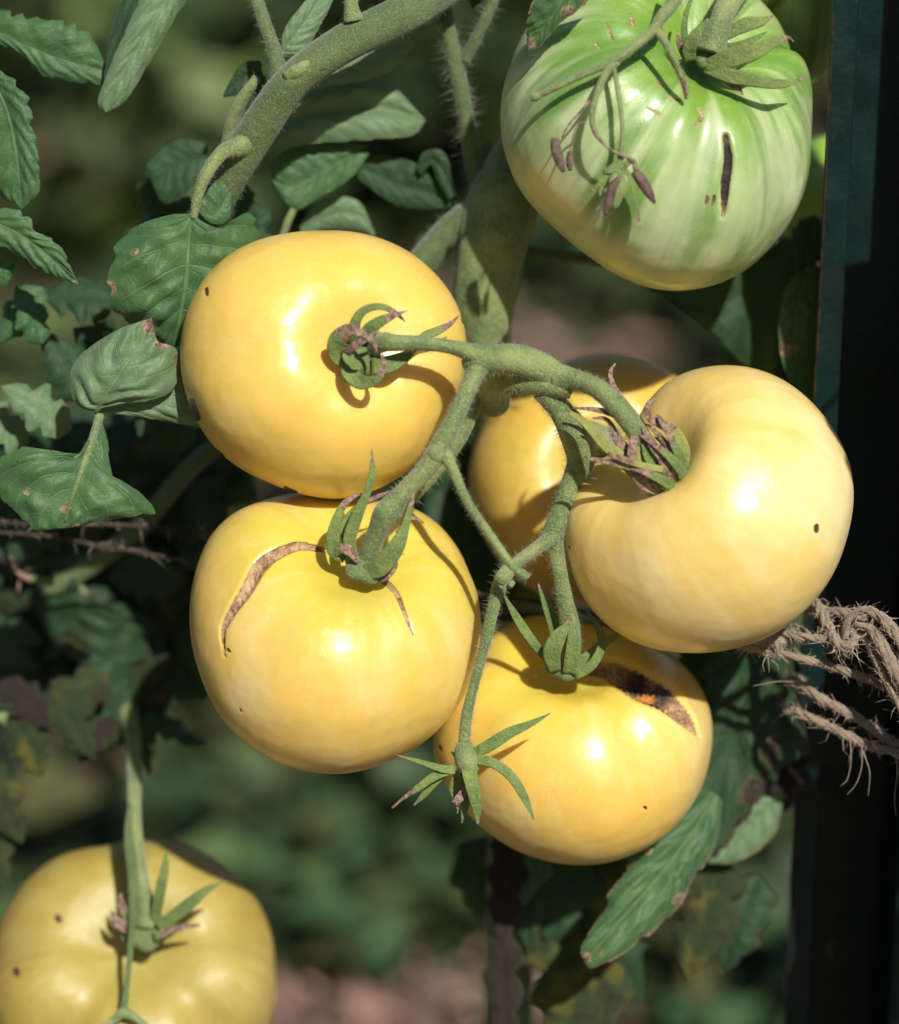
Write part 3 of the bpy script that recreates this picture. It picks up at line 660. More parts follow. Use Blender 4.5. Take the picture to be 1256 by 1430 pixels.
# nodes (scar on the branch)
stemseg('branch_scar', plant, [(398, 108, 82), (416, 98, 88), (436, 84, 84)], [12, 18, 6], 'stem', flat=.7)

# ---- the truss
truss = bpy.data.objects.new('fruit_truss', None); COL.objects.link(truss); truss.parent = plant
truss.location = (P((700, 510, 150)) - np.array(plant.location)).tolist()
tag(truss, 'forked truss stem that carries the five front fruits')
def tseg(name, pts, w, **k): return stemseg(name, truss, pts, w, 'stem', **k)
tseg('peduncle', [(668, 470, -170), (672, 540, -100), (690, 560, 0), (690, 535, 100), (735, 528, 140), (776, 534, 150), (800, 540, 150)], [40, 40, 44, 46, 50, 42, 34], seg=24, hair=1500, hl=10, lump=.06)
tseg('peduncle', [(790, 536, 148), (760, 515, 160), (715, 502, 172), (670, 504, 178), (650, 510, 170)], [30, 40, 44, 36, 20], seg=24, hair=900, hl=8, lump=.07)
tseg('pedicel', [(524, 484, 176), (536, 478, 200), (552, 479, 208), (590, 479, 204), (635, 485, 194), (680, 500, 180)], [24, 27, 23, 20, 21, 34], hair=900, hl=6)
tseg('peduncle', [(676, 500, 176), (660, 530, 184), (640, 575, 190), (615, 625, 192), (590, 660, 186), (560, 692, 178), (545, 715, 168)], [36, 26, 24, 30, 26, 28, 34], hair=1500, hl=8)
tseg('pedicel', [(556, 696, 176), (540, 718, 172), (528, 742, 162), (514, 778, 146), (508, 796, 134)], [28, 36, 28, 26, 18], hair=700, hl=7)
tseg('pedicel', [(616, 622, 192), (632, 654, 198), (654, 702, 204), (685, 748, 208), (712, 786, 210), (737, 808, 210)], [24, 16, 13, 12, 12, 14], hair=700, hl=7, dry=(1.3, 1.6))
tseg('pedicel', [(778, 526, 158), (806, 530, 172), (838, 544, 186), (866, 572, 196), (888, 602, 192), (912, 636, 176), (930, 664, 158)], [38, 28, 29, 29, 28, 28, 28], hair=1200, hl=7)
tseg('peduncle', [(760, 545, 140), (782, 572, 130), (802, 604, 116), (812, 640, 96), (800, 670, 86), (786, 706, 84), (772, 748, 80)], [34, 34, 44, 40, 28, 25, 32], hair=1500, hl=10)
tseg('pedicel', [(802, 604, 110), (824, 606, 60), (842, 616, -30), (846, 628, -130)], [34, 38, 34, 30], hair=400, hl=9)
tseg('pedicel', [(770, 740, 80), (778, 780, 74), (788, 824, 64), (796, 870, 52), (796, 905, 40), (792, 932, 28)], [30, 23, 24, 28, 30, 30], hair=1000, hl=8)
tseg('pedicel', [(774, 750, 84), (750, 766, 104), (722, 786, 120), (702, 808, 132), (690, 846, 136), (680, 890, 134), (664, 950, 128), (652, 1000, 122), (648, 1048, 116)], [24, 19, 17, 22, 17, 15, 14, 16, 17], hair=1500, hl=9)
tseg('peduncle', [(668, 545, 60), (640, 610, 50), (600, 665, 30), (570, 700, 10)], [26, 26, 24, 18], hair=400, hl=10)
# knobs
for q in [((702, 806, 140), 25), ((714, 816, 142), 12), ((538, 716, 172), 38), ((784, 526, 158), 34), ((611, 632, 194), 33)]:
    (x, y, z), r = q; tseg('stem_knuckle', [(x - r * .28, y - r * .2, z), (x, y, z), (x + r * .28, y + r * .2, z)], [r * .7, r, r * .7])
# empty calyx at the end
ec = bpy.data.objects.new('empty_calyx', None); COL.objects.link(ec); ec.parent = plant
ec.location = (P((650, 1060, 115)) - np.array(plant.location)).tolist(); tag(ec, 'star of narrow green sepals without a fruit')
stemseg('calyx_disc', ec, [(648, 1036, 116), (650, 1054, 118), (655, 1072, 118), (658, 1084, 116)], [18, 32, 30, 10], 'stem', hair=300, hl=9)
for pts, w, dry in [
    ([(662, 1052, 122), (684, 1042, 132), (712, 1024, 140), (742, 1010, 144), (769, 996, 146)], [14, 17, 15, 9, 1.5], (.86, 1)),
    ([(662, 1060, 122), (690, 1066, 136), (714, 1084, 142), (732, 1112, 142), (746, 1145, 138)], [14, 15, 15, 12, 1.5], (.88, 1)),
    ([(652, 1066, 126), (658, 1090, 132), (665, 1122, 130), (668, 1153, 124)], [20, 22, 16, 1.5], (.86, 1)),
    ([(648, 1080, 110), (652, 1112, 104), (645, 1150, 96)], [14, 15, 2], (.8, 1)),
    ([(636, 1076, 118), (616, 1073, 122), (588, 1064, 124), (555, 1055, 122)], [12, 11, 7, 1.5], (.8, 1)),
    ([(634, 1074, 118), (608, 1084, 118), (585, 1100, 114), (566, 1113, 108), (547, 1129, 100)], [12, 12, 10, 5, 2.5], (.55, .65)),
    ([(622, 1080, 112), (604, 1096, 106), (590, 1112, 98), (577, 1126, 92)], [8, 10, 8, 1.5], (.8, 1)),
    ([(644, 1076, 104), (636, 1098, 92), (638, 1120, 84)], [16, 20, 8], (1.2, 1.5)),
    ([(646, 1070, 112), (638, 1056, 108), (630, 1050, 104)], [8, 8, 2], (.5, .9)),
    ([(652, 1100, 118), (644, 1112, 116), (634, 1124, 112)], [8, 13, 9], (-.6, -.3)),
    ([(636, 1122, 112), (640, 1130, 110), (638, 1138, 108)], [4, 3, 1], (-.6, -.3))]:
    sepal(ec, pts, w, dry)

# ---- stem of TG and the sprig of dried flowers over it
stemseg('pedicel', plant, [(1060, -60, 120), (1030, -18, 140), (1012, 14, 160), (1002, 44, 168), (992, 74, 168)], [36, 36, 32, 34, 46], 'stem', hair=700, hl=9)
sprig = bpy.data.objects.new('flower_sprig', None); COL.objects.link(sprig); sprig.parent = plant
sprig.location = (P((908, 47, 220)) - np.array(plant.location)).tolist(); tag(sprig, 'thin sprig of withered flowers lying over the green fruit')
def sp(name, pts, w, mat='stem', **k): return stemseg(name, sprig, pts, w, mat, seg=12, **k)
sp('sprig_stem', [(965, -60, 200), (946, -6, 215), (922, 26, 228), (906, 48, 232), (858, 84, 236), (800, 111, 226), (748, 135, 210)], [18, 19, 17, 14, 12, 9, 9], hair=500, hl=7)
sp('sprig_stem', [(742, 137, 208), (748, 135, 210), (756, 132, 212)], [9, 13, 9])
sp('sprig_stem', [(912, 36, 230), (930, 60, 234), (948, 98, 230), (957, 122, 222), (959, 138, 216)], [13, 11, 9, 8, 4], hair=200, hl=6, dry=(.6, .8))
sp('sprig_stem', [(862, 86, 234), (848, 100, 240), (834, 130, 244), (827, 160, 246), (831, 184, 246), (845, 202, 246), (862, 214, 246), (882, 222, 246), (888, 238, 244)], [12, 11, 10, 9, 7, 4, 4, 5, 5], hair=200, hl=6, dry=(.50, .60))
sp('sprig_stem', [(852, 96, 234), (836, 124, 236), (814, 152, 236), (796, 172, 232), (785, 192, 228)], [7, 6, 4, 3, 3], dry=(-.5, -.2))
sp('sprig_stem', [(818, 170, 236), (806, 176, 234), (800, 196, 230), (797, 214, 228)], [3, 3, 3, 3], dry=(-.5, -.2))
sp('sprig_stem', [(858, 94, 236), (864, 130, 240), (868, 160, 242), (870, 190, 240), (866, 224, 238)], [6, 7, 6, 7, 9], hair=200, hl=6)
for pts, w in [([(776, 194, 228), (778, 210, 230), (784, 228, 230), (788, 240, 228)], [13, 15, 12, 5]), ([(797, 212, 228), (796, 226, 229), (797, 238, 227)], [8, 10, 6]),
               ([(886, 240, 244), (896, 254, 246), (906, 270, 246), (915, 284, 244)], [12, 16, 14, 4]), ([(868, 246, 240), (856, 262, 242), (850, 280, 242), (846, 300, 238)], [9, 18, 13, 4])]:
    V, F, t, fr = sweep(pts, w, seg=12, lump=.18); add('dried_bud', V, F, M['bud'], sprig)
for pts, w, dry in [([(866, 226, 240), (850, 240, 246), (838, 256, 246), (824, 268, 242)], [12, 11, 7, 2], (.7, 1)), ([(868, 232, 240), (882, 250, 244), (888, 280, 244), (892, 302, 240), (894, 318, 238)], [9, 6, 5, 5, 1], (.7, 1)),
                    ([(870, 228, 242), (856, 236, 250), (842, 240, 250)], [12, 13, 4], (.8, 1)), ([(868, 240, 242), (868, 262, 246), (862, 284, 244), (856, 292, 242)], [10, 13, 9, 2], (1, 1.3)),
                    ([(872, 232, 242), (884, 224, 244), (890, 236, 244)], [8, 8, 2], (.8, 1)), ([(850, 244, 244), (840, 262, 244), (838, 276, 242)], [6, 6, 2], (.8, 1))]:
    sepal(sprig, pts, w, dry)

# ---- stem of T6
stemseg('vine', plant, [(95, 810, -420), (130, 870, -430), (165, 950, -440), (184, 1020, -400), (187, 1080, -320), (187, 1130, -250), (192, 1200, -205), (203, 1270, -190), (203, 1292, -190)], [30, 28, 27, 23, 21, 20, 22, 28, 38], 'stem', hair=500, hl=8)
stemseg('tendril', plant, [(182, 1120, -240), (180, 1170, -190), (186, 1230, -165), (184, 1300, -150), (178, 1370, -140), (172, 1415, -130)], [5, 13, 15, 10, 8, 11], 'stem_dark', flat=.4)
stemseg('tendril', plant, [(140, 1440, -128), (160, 1424, -130), (174, 1414, -130), (192, 1424, -130), (212, 1440, -128)], [12, 12, 16, 12, 10], 'stem')
stemseg('vine', plant, [(430, 560, -330), (340, 600, -330), (270, 650, -335), (190, 740, -380), (110, 800, -410), (60, 830, -420)], [26, 26, 26, 28, 30, 26], 'stem_dark')
stemseg('vine', plant, [(-40, 970, -350), (0, 1000, -350), (40, 1022, -350), (60, 1040, -360)], [16, 18, 16, 10], 'stem')
stemseg('tendril', plant, [(72, 812, -330), (40, 808, -300), (22, 795, -296), (14, 775, -296)], [14, 10, 8, 3], 'sepal', dry=(.3, .6))
stemseg('tendril', plant, [(28, 806, -310), (26, 830, -306), (36, 850, -306)], [4, 4, 3], 'sepal', dry=(-.3, -.1))

# ------------------------------------------------------------------ leaves
def leaf_geo(mid, left, right, nu=44, nv=17, bulge=.10, pucker=1.0, teeth=.05, curl=0.0, veins=7, seed=None, dry_edge=0.0, dry_tip=0.0, dry_right=0.0, dryspots=()):
    rng = np.random.default_rng(seed if seed is not None else int(RNG.integers(1e9)))
    m, l, r = (spline(P(np.asarray(q, float)), nu) for q in (mid, left, right))
    t = np.linspace(0, 1, nu)
    T = nrm(np.gradient(m, axis=0)); sd = nrm((r - l) + 1e-9); n = nrm(np.cross(sd, T))
    if (n.mean(0) @ (CAM - m.mean(0))) < 0: n = -n
    vs = np.linspace(-1, 1, nv); vs = np.sign(vs) * np.abs(vs) ** .9
    def teethf():
        k = max(4, int(veins * 1.3)); kn = np.sort(np.clip(np.linspace(0, 1, k + 1) + rng.normal(0, .22 / k, k + 1), 0, 1)); am = rng.uniform(.25, 1.5, k + 1)
        i = np.clip(np.searchsorted(kn, t) - 1, 0, k - 1); ph = np.clip((t - kn[i]) / np.maximum(kn[i + 1] - kn[i], 1e-3), 0, 1)
        return am[i] * (1 - ph) ** 1.7 * np.clip(ph / .10 + .15, 0, 1)
    twl, twr, tw2 = teethf(), teethf(), rng.random(nu) * .3
    wl, wr = wob(nu, 4, .22, rng), wob(nu, 4, .22, rng)
    out = np.zeros((nu, nv, 3)); fade = np.clip(np.sin(math.pi * t) * 2.2, 0, 1)
    phs = rng.random() * 6
    for j, v in enumerate(vs):
        e = l if v < 0 else r; a = abs(v)
        k = 1 - (teeth * (twl if v < 0 else twr) + teeth * .7 * tw2) * fade * a ** 3
        hw = np.linalg.norm(e - m, axis=1)
        p = m + (e - m) * (a * k)[:, None]
        s = t * veins - a * 2.1 + (wl if v < 0 else wr)
        pk = 1 - 2 * np.abs(np.cos(math.pi * s)) ** 3
        off = bulge * hw * np.sin(math.pi * a) - curl * hw * a ** 4
        off += pucker * 1.7 * U * (.5 + .5 * pk) * np.sin(math.pi * np.clip(a * 1.02, 0, 1)) ** .7 * fade
        off += .075 * hw * a * np.sin(t * 9 + phs + (2 if v < 0 else 0)) * fade
        off += .03 * hw * a ** 2 * np.sin(t * 31 + phs * 2 + v) * fade
        off += hw * fade * np.sin(math.pi * np.clip(a, .12, 1)) * (.035 * np.sin(t * 23 + v * 7 + phs * 3) * np.sin(v * 11 - t * 9 + phs) + .022 * np.sin(t * 47 + v * 13 + phs) * np.sin(v * 23 + t * 17))
        out[:, j] = p + n * off[:, None]
    V = out.reshape(-1, 3)
    uv = np.stack([np.repeat(t, nv), np.tile(vs, nu)], 1)
    dry = np.zeros(len(V))
    if dry_edge: dry = np.maximum(dry, np.clip((np.abs(uv[:, 1]) - (1 - dry_edge)) / dry_edge, 0, 1) * .8)
    if dry_tip: dry = np.maximum(dry, np.clip((uv[:, 0] - (1 - dry_tip)) / dry_tip * 1.6, 0, 1))
    if dry_right: dry = np.maximum(dry, np.clip((uv[:, 1] - (1 - dry_right)) / dry_right, 0, 1) * (.45 + .6 * np.sin(uv[:, 0] * 15 + 1) ** 2))
    px = unP(V)
    for (x, y, rr) in dryspots: dry = np.maximum(dry, np.clip(1.25 - np.hypot(px[:, 0] - x, px[:, 1] - y) / rr, 0, 1))
    F = grid_faces(nu, nv, False)
    # face normals toward n (top side) : check orientation
    f = F[len(F) // 2]; fn = np.cross(V[f[1]] - V[f[0]], V[f[3]] - V[f[0]])
    if fn @ n[nu // 2] < 0: F = F[:, ::-1]
    return V, F, uv, dry

def leaf(mid, left, right, mat='leaf', label=None, parent=None, name='leaf', **k):
    V, F, uv, dry = leaf_geo(mid, left, right, **k)
    o = add(name, V, F, M[mat], parent or plant, attrs=dict(dry=dry), uv=uv, label=label)
    return o

def auto_leaf(base, tip, width, roll=0.0, sag=.12, mat='leaf_shaded', hint=(0, .35, 1), lob=.11, parent=None, petiole=True, **k):
    b, e = np.array(base, float), np.array(tip, float)
    flip = np.array([1, -1, 1.])                      # px space y is down
    B, E = b * flip, e * flip; d = E - B; L = np.linalg.norm(d); d /= L
    h = nrm(np.array(hint, float)); s = nrm(np.cross(d, h)); n = np.cross(s, d)
    c_, s_ = math.cos(roll), math.sin(roll); s, n = s * c_ + n * s_, n * c_ - s * s_
    t = np.linspace(0, 1, 12)
    midp = B + d * L * t[:, None] + n * (sag * L * np.sin(math.pi * t * .9))[:, None]
    rng = np.random.default_rng(int(abs(base[0] * 7 + base[1] * 13 + tip[0])) + 5)
    def edge(sign):
        w = np.sin(math.pi * t ** .72) ** .85 * (1 + lob * np.sin(t * 17 + rng.random() * 6)); w[0] = w[-1] = 0
        w[3 + int(rng.integers(0, 2))] *= 1 - lob * rng.uniform(2, 4.5); w[6 + int(rng.integers(0, 2))] *= 1 - lob * rng.uniform(1, 3.5)
        return midp + s * (sign * width / 2 * w)[:, None] - n * (.10 * width * w * (.6 + rng.random()))[:, None]
    return leaf(midp * flip, edge(-1) * flip, edge(1) * flip, mat=mat, parent=parent, **{**dict(nu=40, nv=13, teeth=.13, pucker=1.8, bulge=.16), **k})

# hero leaf left of the topmost yellow fruit
leaf([(268, 296, 62), (264, 340, 60), (260, 390, 54), (252, 440, 40), (240, 490, 10)],
     [(268, 298, 62), (232, 300, 60), (190, 315, 56), (160, 340, 50), (148, 385, 42), (152, 425, 34), (172, 448, 24), (205, 470, 14), (240, 490, 10)],
     [(268, 296, 62), (285, 310, 58), (312, 318, 52), (345, 296, 40), (362, 312, 24), (370, 345, 4), (345, 385, -10), (310, 425, -10), (280, 460, -4), (240, 490, 10)],
     nu=90, nv=35, pucker=3.4, bulge=.14, teeth=.09, seed=3, veins=6, dryspots=[(152, 402, 12), (168, 440, 9), (188, 352, 5)])
leaf([(272, 290, 30), (300, 300, 20), (324, 262, 10)], [(272, 290, 30), (280, 262, 26), (300, 250, 20), (324, 256, 10)], [(272, 290, 30), (295, 312, 20), (320, 306, 12), (324, 262, 10)], pucker=.8, seed=4)
# pale underside leaf with the pinkish dead tip
leaf([(136, 574, 70), (150, 548, 84), (172, 514, 92), (196, 480, 90), (212, 446, 80)],
     [(136, 576, 70), (110, 566, 64), (96, 532, 62), (106, 502, 66), (134, 478, 74), (175, 456, 82), (212, 444, 80)],
     [(136, 574, 70), (166, 566, 74), (206, 560, 72), (238, 548, 64), (252, 516, 62), (246, 486, 74), (222, 478, 82), (212, 446, 80)],
     mat='leaf_back', nu=80, nv=33, pucker=4.2, bulge=.16, teeth=.02, seed=9, veins=5, dryspots=[(214, 452, 16), (228, 478, 13), (248, 500, 8)])
leaf([(140, 574, 64), (190, 560, 52), (240, 540, 46), (270, 520, 40)],
     [(140, 574, 64), (180, 540, 66), (226, 510, 66), (252, 488, 60), (270, 516, 40)],
     [(140, 576, 64), (190, 582, 50), (236, 590, 36), (276, 592, 24), (284, 560, 24), (270, 524, 40)], mat='leaf_back', pucker=1.6, seed=10, dryspots=[(256, 520, 16), (262, 540, 14)])
# lower left leaf lobed, twisting
leaf([(138, 580, 60), (128, 620, 72), (112, 660, 84), (98, 700, 86), (88, 738, 78)],
     [(136, 580, 60), (118, 622, 70), (92, 655, 80), (66, 650, 84), (48, 628, 84), (18, 626, 84), (-14, 650, 80), (-8, 690, 80), (20, 715, 84), (46, 740, 84), (88, 738, 78)],
     [(140, 580, 60), (152, 620, 58), (158, 662, 54), (172, 684, 50), (200, 690, 48), (219, 716, 46), (190, 722, 60), (150, 728, 70), (120, 734, 76), (88, 738, 78)],
     nu=80, nv=31, pucker=2.4, bulge=.14, teeth=.10, seed=12, veins=6, dryspots=[(38, 687, 6), (89, 712, 7), (106, 736, 7)])
stemseg('petiole', plant, [(142, 560, 50), (138, 585, 62), (124, 628, 76), (110, 668, 88), (99, 700, 91), (91, 728, 84)], [12, 12, 9, 6, 4, 1.5], 'stem', hair=150, hl=6)
# left edge leaves
leaf([(-20, 90, 30), (10, 150, 36), (24, 210, 34), (30, 290, 20)], [(-20, 90, 30), (-40, 170, 10), (-30, 250, 0), (30, 292, 20)],
     [(-20, 90, 30), (20, 108, 40), (44, 140, 46), (48, 180, 46), (56, 232, 40), (56, 268, 30), (30, 292, 20)], nu=60, nv=21, pucker=2.6, teeth=.20, seed=14)
leaf([(-30, 300, 40), (20, 322, 44), (60, 350, 44), (110, 397, 36)], [(-30, 300, 40), (-5, 288, 42), (40, 296, 46), (50, 322, 48), (84, 340, 48), (110, 397, 36)],
     [(-30, 300, 40), (-20, 340, 30), (20, 352, 34), (56, 380, 36), (110, 397, 36)], nu=60, nv=21, pucker=2.6, teeth=.26, seed=15, dryspots=[(104, 396, 7)])
leaf([(-20, 380, -20), (8, 372, -10), (24, 360, -8)], [(-20, 380, -20), (4, 400, -16), (16, 386, -10), (24, 360, -8)], [(-20, 340, -20), (0, 340, -10), (24, 360, -8)], seed=16)
leaf([(-30, 30, -20), (30, 60, -10), (90, 84, -10), (152, 100, -20)], [(-30, 10, -20), (10, 12, -14), (60, 24, -8), (110, 32, -8), (132, 56, -12), (152, 100, -20)],
     [(-30, 60, -20), (20, 72, -16), (60, 108, -16), (110, 116, -18), (152, 120, -20)], nu=50, pucker=2.6, teeth=.24, seed=17)
# rolled hanging leaf (pale underside) and its dark side
leaf([(262, -60, 30), (232, 0, 36), (196, 60, 40), (160, 120, 36), (148, 157, 30)], [(230, -60, 20), (196, -4, 30), (176, 40, 34), (150, 100, 32), (136, 142, 30), (148, 157, 30)],
     [(300, -60, 10), (264, -4, 20), (236, 40, 26), (208, 90, 26), (176, 140, 28), (148, 157, 30)], mat='leaf_back', nu=60, nv=21, bulge=.2, pucker=2.6, seed=18)
leaf([(206, -40, 0), (184, 0, 6), (164, 50, 10), (146, 100, 14)], [(206, -60, 0), (170, 0, -4), (152, 50, 0), (146, 104, 12)], [(230, -40, 0), (204, 0, 14), (178, 50, 20), (146, 110, 18)], mat='leaf_shaded', seed=19)
# soft leaves behind the upper left branch
leaf([(372, 178, -110), (440, 158, -110), (520, 150, -120), (594, 168, -130)], [(372, 170, -110), (400, 135, -112), (460, 122, -112), (540, 116, -120), (594, 166, -130)],
     [(372, 214, -110), (440, 200, -106), (520, 196, -110), (575, 190, -120), (594, 170, -130)], mat='leaf_back', nu=50, bulge=.25, pucker=2.2, seed=20)
leaf([(500, 210, -140), (450, 240, -140), (408, 262, -140), (380, 250, -140)], [(516, 204, -140), (470, 200, -140), (410, 204, -140), (378, 226, -140), (380, 250, -140)],
     [(516, 214, -140), (490, 250, -140), (440, 280, -140), (410, 292, -140), (380, 252, -140)], pucker=1.8, seed=21)
stemseg('petiole', plant, [(414, 285, -145), (402, 310, -150), (392, 340, -160)], [10, 10, 9], 'stem')
leaf([(500, 230, -170), (550, 255, -170), (600, 270, -170), (650, 285, -170)], [(490, 222, -170), (540, 216, -170), (590, 232, -170), (620, 262, -170), (650, 285, -170)],
     [(500, 250, -170), (550, 285, -170), (600, 292, -170), (650, 286, -170)], mat='leaf_shaded', seed=22)
leaf([(584, 236, -150), (600, 222, -146), (618, 236, -146), (634, 272, -150)], [(580, 240, -150), (592, 212, -142), (622, 214, -142), (642, 278, -150)], [(588, 244, -150), (602, 232, -148), (610, 250, -150), (628, 280, -150)], mat='leaf_shaded', seed=23)
leaf([(420, 320, -200), (460, 300, -190), (500, 300, -190), (524, 325, -200)], [(420, 310, -200), (450, 276, -190), (500, 280, -190), (524, 325, -200)], [(420, 330, -200), (460, 318, -196), (500, 318, -196), (524, 330, -200)], mat='leaf_back', seed=24)
leaf([(420, 110, -60), (480, 80, -80), (540, 66, -90), (580, 60, -100)], [(420, 90, -60), (470, 50, -80), (540, 36, -90), (580, 58, -100)], [(420, 120, -60), (480, 118, -70), (545, 100, -90), (580, 64, -100)], mat='leaf_back', seed=25)
leaf([(392, 78, 30), (410, 50, 34), (430, 24, 30), (445, 0, 20)], [(392, 76, 30), (396, 42, 34), (420, 8, 34), (445, -20, 20)], [(392, 80, 30), (424, 74, 26), (448, 36, 24), (470, -10, 10)], mat='leaf_back', seed=26, pucker=2)
leaf([(365, 96, -20), (340, 108, -24), (312, 130, -30)], [(368, 84, -20), (336, 90, -20), (312, 130, -30)], [(370, 110, -20), (345, 130, -24), (312, 136, -30)], mat='leaf_shaded', seed=27)
leaf([(350, 150, -20), (356, 125, -10), (372, 110, 0)], [(345, 160, -20), (340, 130, -10), (372, 104, 0)], [(360, 158, -20), (372, 135, -4), (374, 112, 0)], mat='leaf_shaded', seed=28)
leaf([(290, 220, -160), (250, 230, -160), (215, 260, -160)], [(290, 200, -160), (245, 192, -160), (205, 230, -160), (215, 260, -160)], [(290, 240, -160), (262, 270, -160), (230, 284, -160), (215, 262, -160)], mat='leaf_shaded', seed=29)
for b, e, w, mt in [((300, 300, -240), (160, 380, -280), 130, 'leaf_shaded'), ((210, 300, -220), (250, 200, -240), 70, 'leaf_shaded'), ((370, 360, -150), (330, 250, -180), 60, 'leaf_shaded'),
                    ((60, 480, -80), (20, 400, -90), 60, 'leaf'), ((120, 560, -120), (60, 460, -120), 80, 'leaf_shaded'), ((100, 600, -70), (0, 540, -50), 78, 'leaf_back'), ((40, 620, -120), (-60, 560, -110), 90, 'leaf_back'),
                    ((180, 470, -60), (130, 500, -50), 50, 'leaf'), ((160, 420, -160), (60, 420, -160), 100, 'leaf_shaded'), ((60, 400, -120), (0, 480, -120), 60, 'leaf'),
                    ((200, 520, -180), (100, 460, -200), 110, 'leaf_shaded'), ((270, 620, -200), (180, 560, -200), 110, 'leaf_shaded')]:
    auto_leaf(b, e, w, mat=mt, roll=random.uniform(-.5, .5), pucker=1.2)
# leaf mass on the left, below: shade put into its dark colours
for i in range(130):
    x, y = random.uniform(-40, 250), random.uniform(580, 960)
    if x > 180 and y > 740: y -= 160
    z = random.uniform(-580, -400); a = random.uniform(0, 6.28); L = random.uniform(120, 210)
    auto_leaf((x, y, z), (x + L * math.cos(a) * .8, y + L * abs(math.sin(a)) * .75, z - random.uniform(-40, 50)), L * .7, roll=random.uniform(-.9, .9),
              mat=random.choice(['leaf_shaded', 'leaf_shaded', 'leaf_shaded', 'leaf_dying_shaded', 'leaf_dying_shaded']), pucker=1.0, dry_edge=.1)
for b, e, w, mt in [((20, 1000, -330), (60, 1085, -330), 70, 'leaf_dying_shaded'), ((90, 990, -330), (130, 1060, -320), 60, 'leaf_dying_shaded'), ((160, 1000, -350), (110, 1075, -340), 44, 'leaf_dead_shaded'), ((200, 1020, -400), (208, 1085, -400), 22, 'leaf_shaded'),
                    ((-30, 1060, -340), (30, 1180, -340), 80, 'leaf_dying_shaded'), ((-30, 1150, -360), (10, 1240, -360), 70, 'leaf_dying_shaded'), ((150, 940, -380), (40, 1030, -350), 80, 'leaf_dying_shaded'),
                    ((190, 1000, -420), (290, 1045, -430), 36, 'leaf_shaded'), ((0, 950, -340), (70, 1020, -330), 70, 'leaf_dead_shaded')]:
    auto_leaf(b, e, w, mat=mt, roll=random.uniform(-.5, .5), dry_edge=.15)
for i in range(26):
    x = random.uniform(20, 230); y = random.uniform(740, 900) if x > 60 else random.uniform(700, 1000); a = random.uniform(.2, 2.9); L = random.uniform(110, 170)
    auto_leaf((x, y, random.uniform(-560, -460)), (x + L * math.cos(a) * .7, min(1010, y + L * math.sin(a)), -500), L * .75, roll=random.uniform(-1.1, .3), mat=random.choice(['leaf_shaded', 'leaf_shaded', 'leaf_dying_shaded']))
# right side, near the post
leaf([(1132, 372, -150), (1112, 430, -140), (1110, 490, -140), (1124, 560, -150)], [(1128, 372, -150), (1098, 400, -140), (1088, 460, -136), (1096, 520, -140), (1124, 562, -150)],
     [(1150, 372, -160), (1150, 430, -160), (1150, 500, -160), (1140, 560, -160), (1124, 564, -150)], nu=50, pucker=2.2, seed=40, dryspots=[(1100, 486, 15)])
leaf([(1120, 360, -230), (1060, 400, -230), (990, 430, -230), (930, 415, -230)], [(1120, 330, -230), (1040, 350, -230), (960, 370, -230), (900, 395, -230), (930, 415, -230)],
     [(1120, 560, -230), (1060, 530, -230), (1000, 470, -230), (950, 430, -230), (930, 416, -230)], mat='leaf_shaded', seed=41, nu=50)
for b, e, w, mt in [((1150, 330, -280), (1060, 390, -280), 80, 'leaf_shaded'), ((1110, 520, -280), (1020, 440, -280), 90, 'leaf_shaded'), ((1110, 560, -260), (1060, 500, -250), 60, 'leaf_shaded'), ((1140, 300, -220), (1120, 400, -220), 60, 'leaf_shaded')]:
    auto_leaf(b, e, w, mat=mt)
# right of the lowest fruit: drooping leaf, shaded upper half coloured as a darker blade
leaf([(1060, 880, -200), (1030, 1000, -210), (1000, 1100, -210), (960, 1190, -200), (930, 1230, -190)],
     [(1010, 870, -200), (950, 980, -210), (925, 1080, -210), (915, 1170, -200), (930, 1230, -190)],
     [(1110, 890, -220), (1100, 1000, -230), (1070, 1100, -225), (1010, 1190, -210), (930, 1232, -190)],
     mat='leaf_shaded', nu=80, nv=25, pucker=3.0, teeth=.14, seed=44, dry_right=.35, dryspots=[(1060, 1110, 30), (1085, 1050, 26)])
leaf([(1000, 1110, -150), (962, 1170, -130), (918, 1226, -108), (866, 1286, -92), (818, 1342, -84)],
     [(985, 1100, -160), (918, 1150, -146), (884, 1196, -126), (848, 1250, -108), (842, 1270, -104), (812, 1322, -86), (818, 1346, -84)],
     [(1010, 1120, -165), (1000, 1180, -160), (966, 1236, -136), (950, 1268, -124), (884, 1326, -94), (830, 1352, -84), (818, 1346, -84)],
     mat='leaf', nu=120, nv=33, pucker=1.9, bulge=.24, teeth=.13, seed=42, veins=6, dry_edge=.06, dry_right=.15, dryspots=[(818, 1338, 9), (838, 1330, 5), (950, 1258, 12), (905, 1188, 8)])
leaf([(1092, 1110, -250), (1050, 1150, -250), (990, 1200, -250)], [(1088, 1108, -250), (1040, 1120, -250), (1000, 1170, -250), (990, 1204, -250)], [(1094, 1122, -250), (1080, 1170, -250), (1030, 1204, -250), (990, 1206, -250)], mat='leaf_back', seed=43, pucker=2.4, dry_edge=.08)
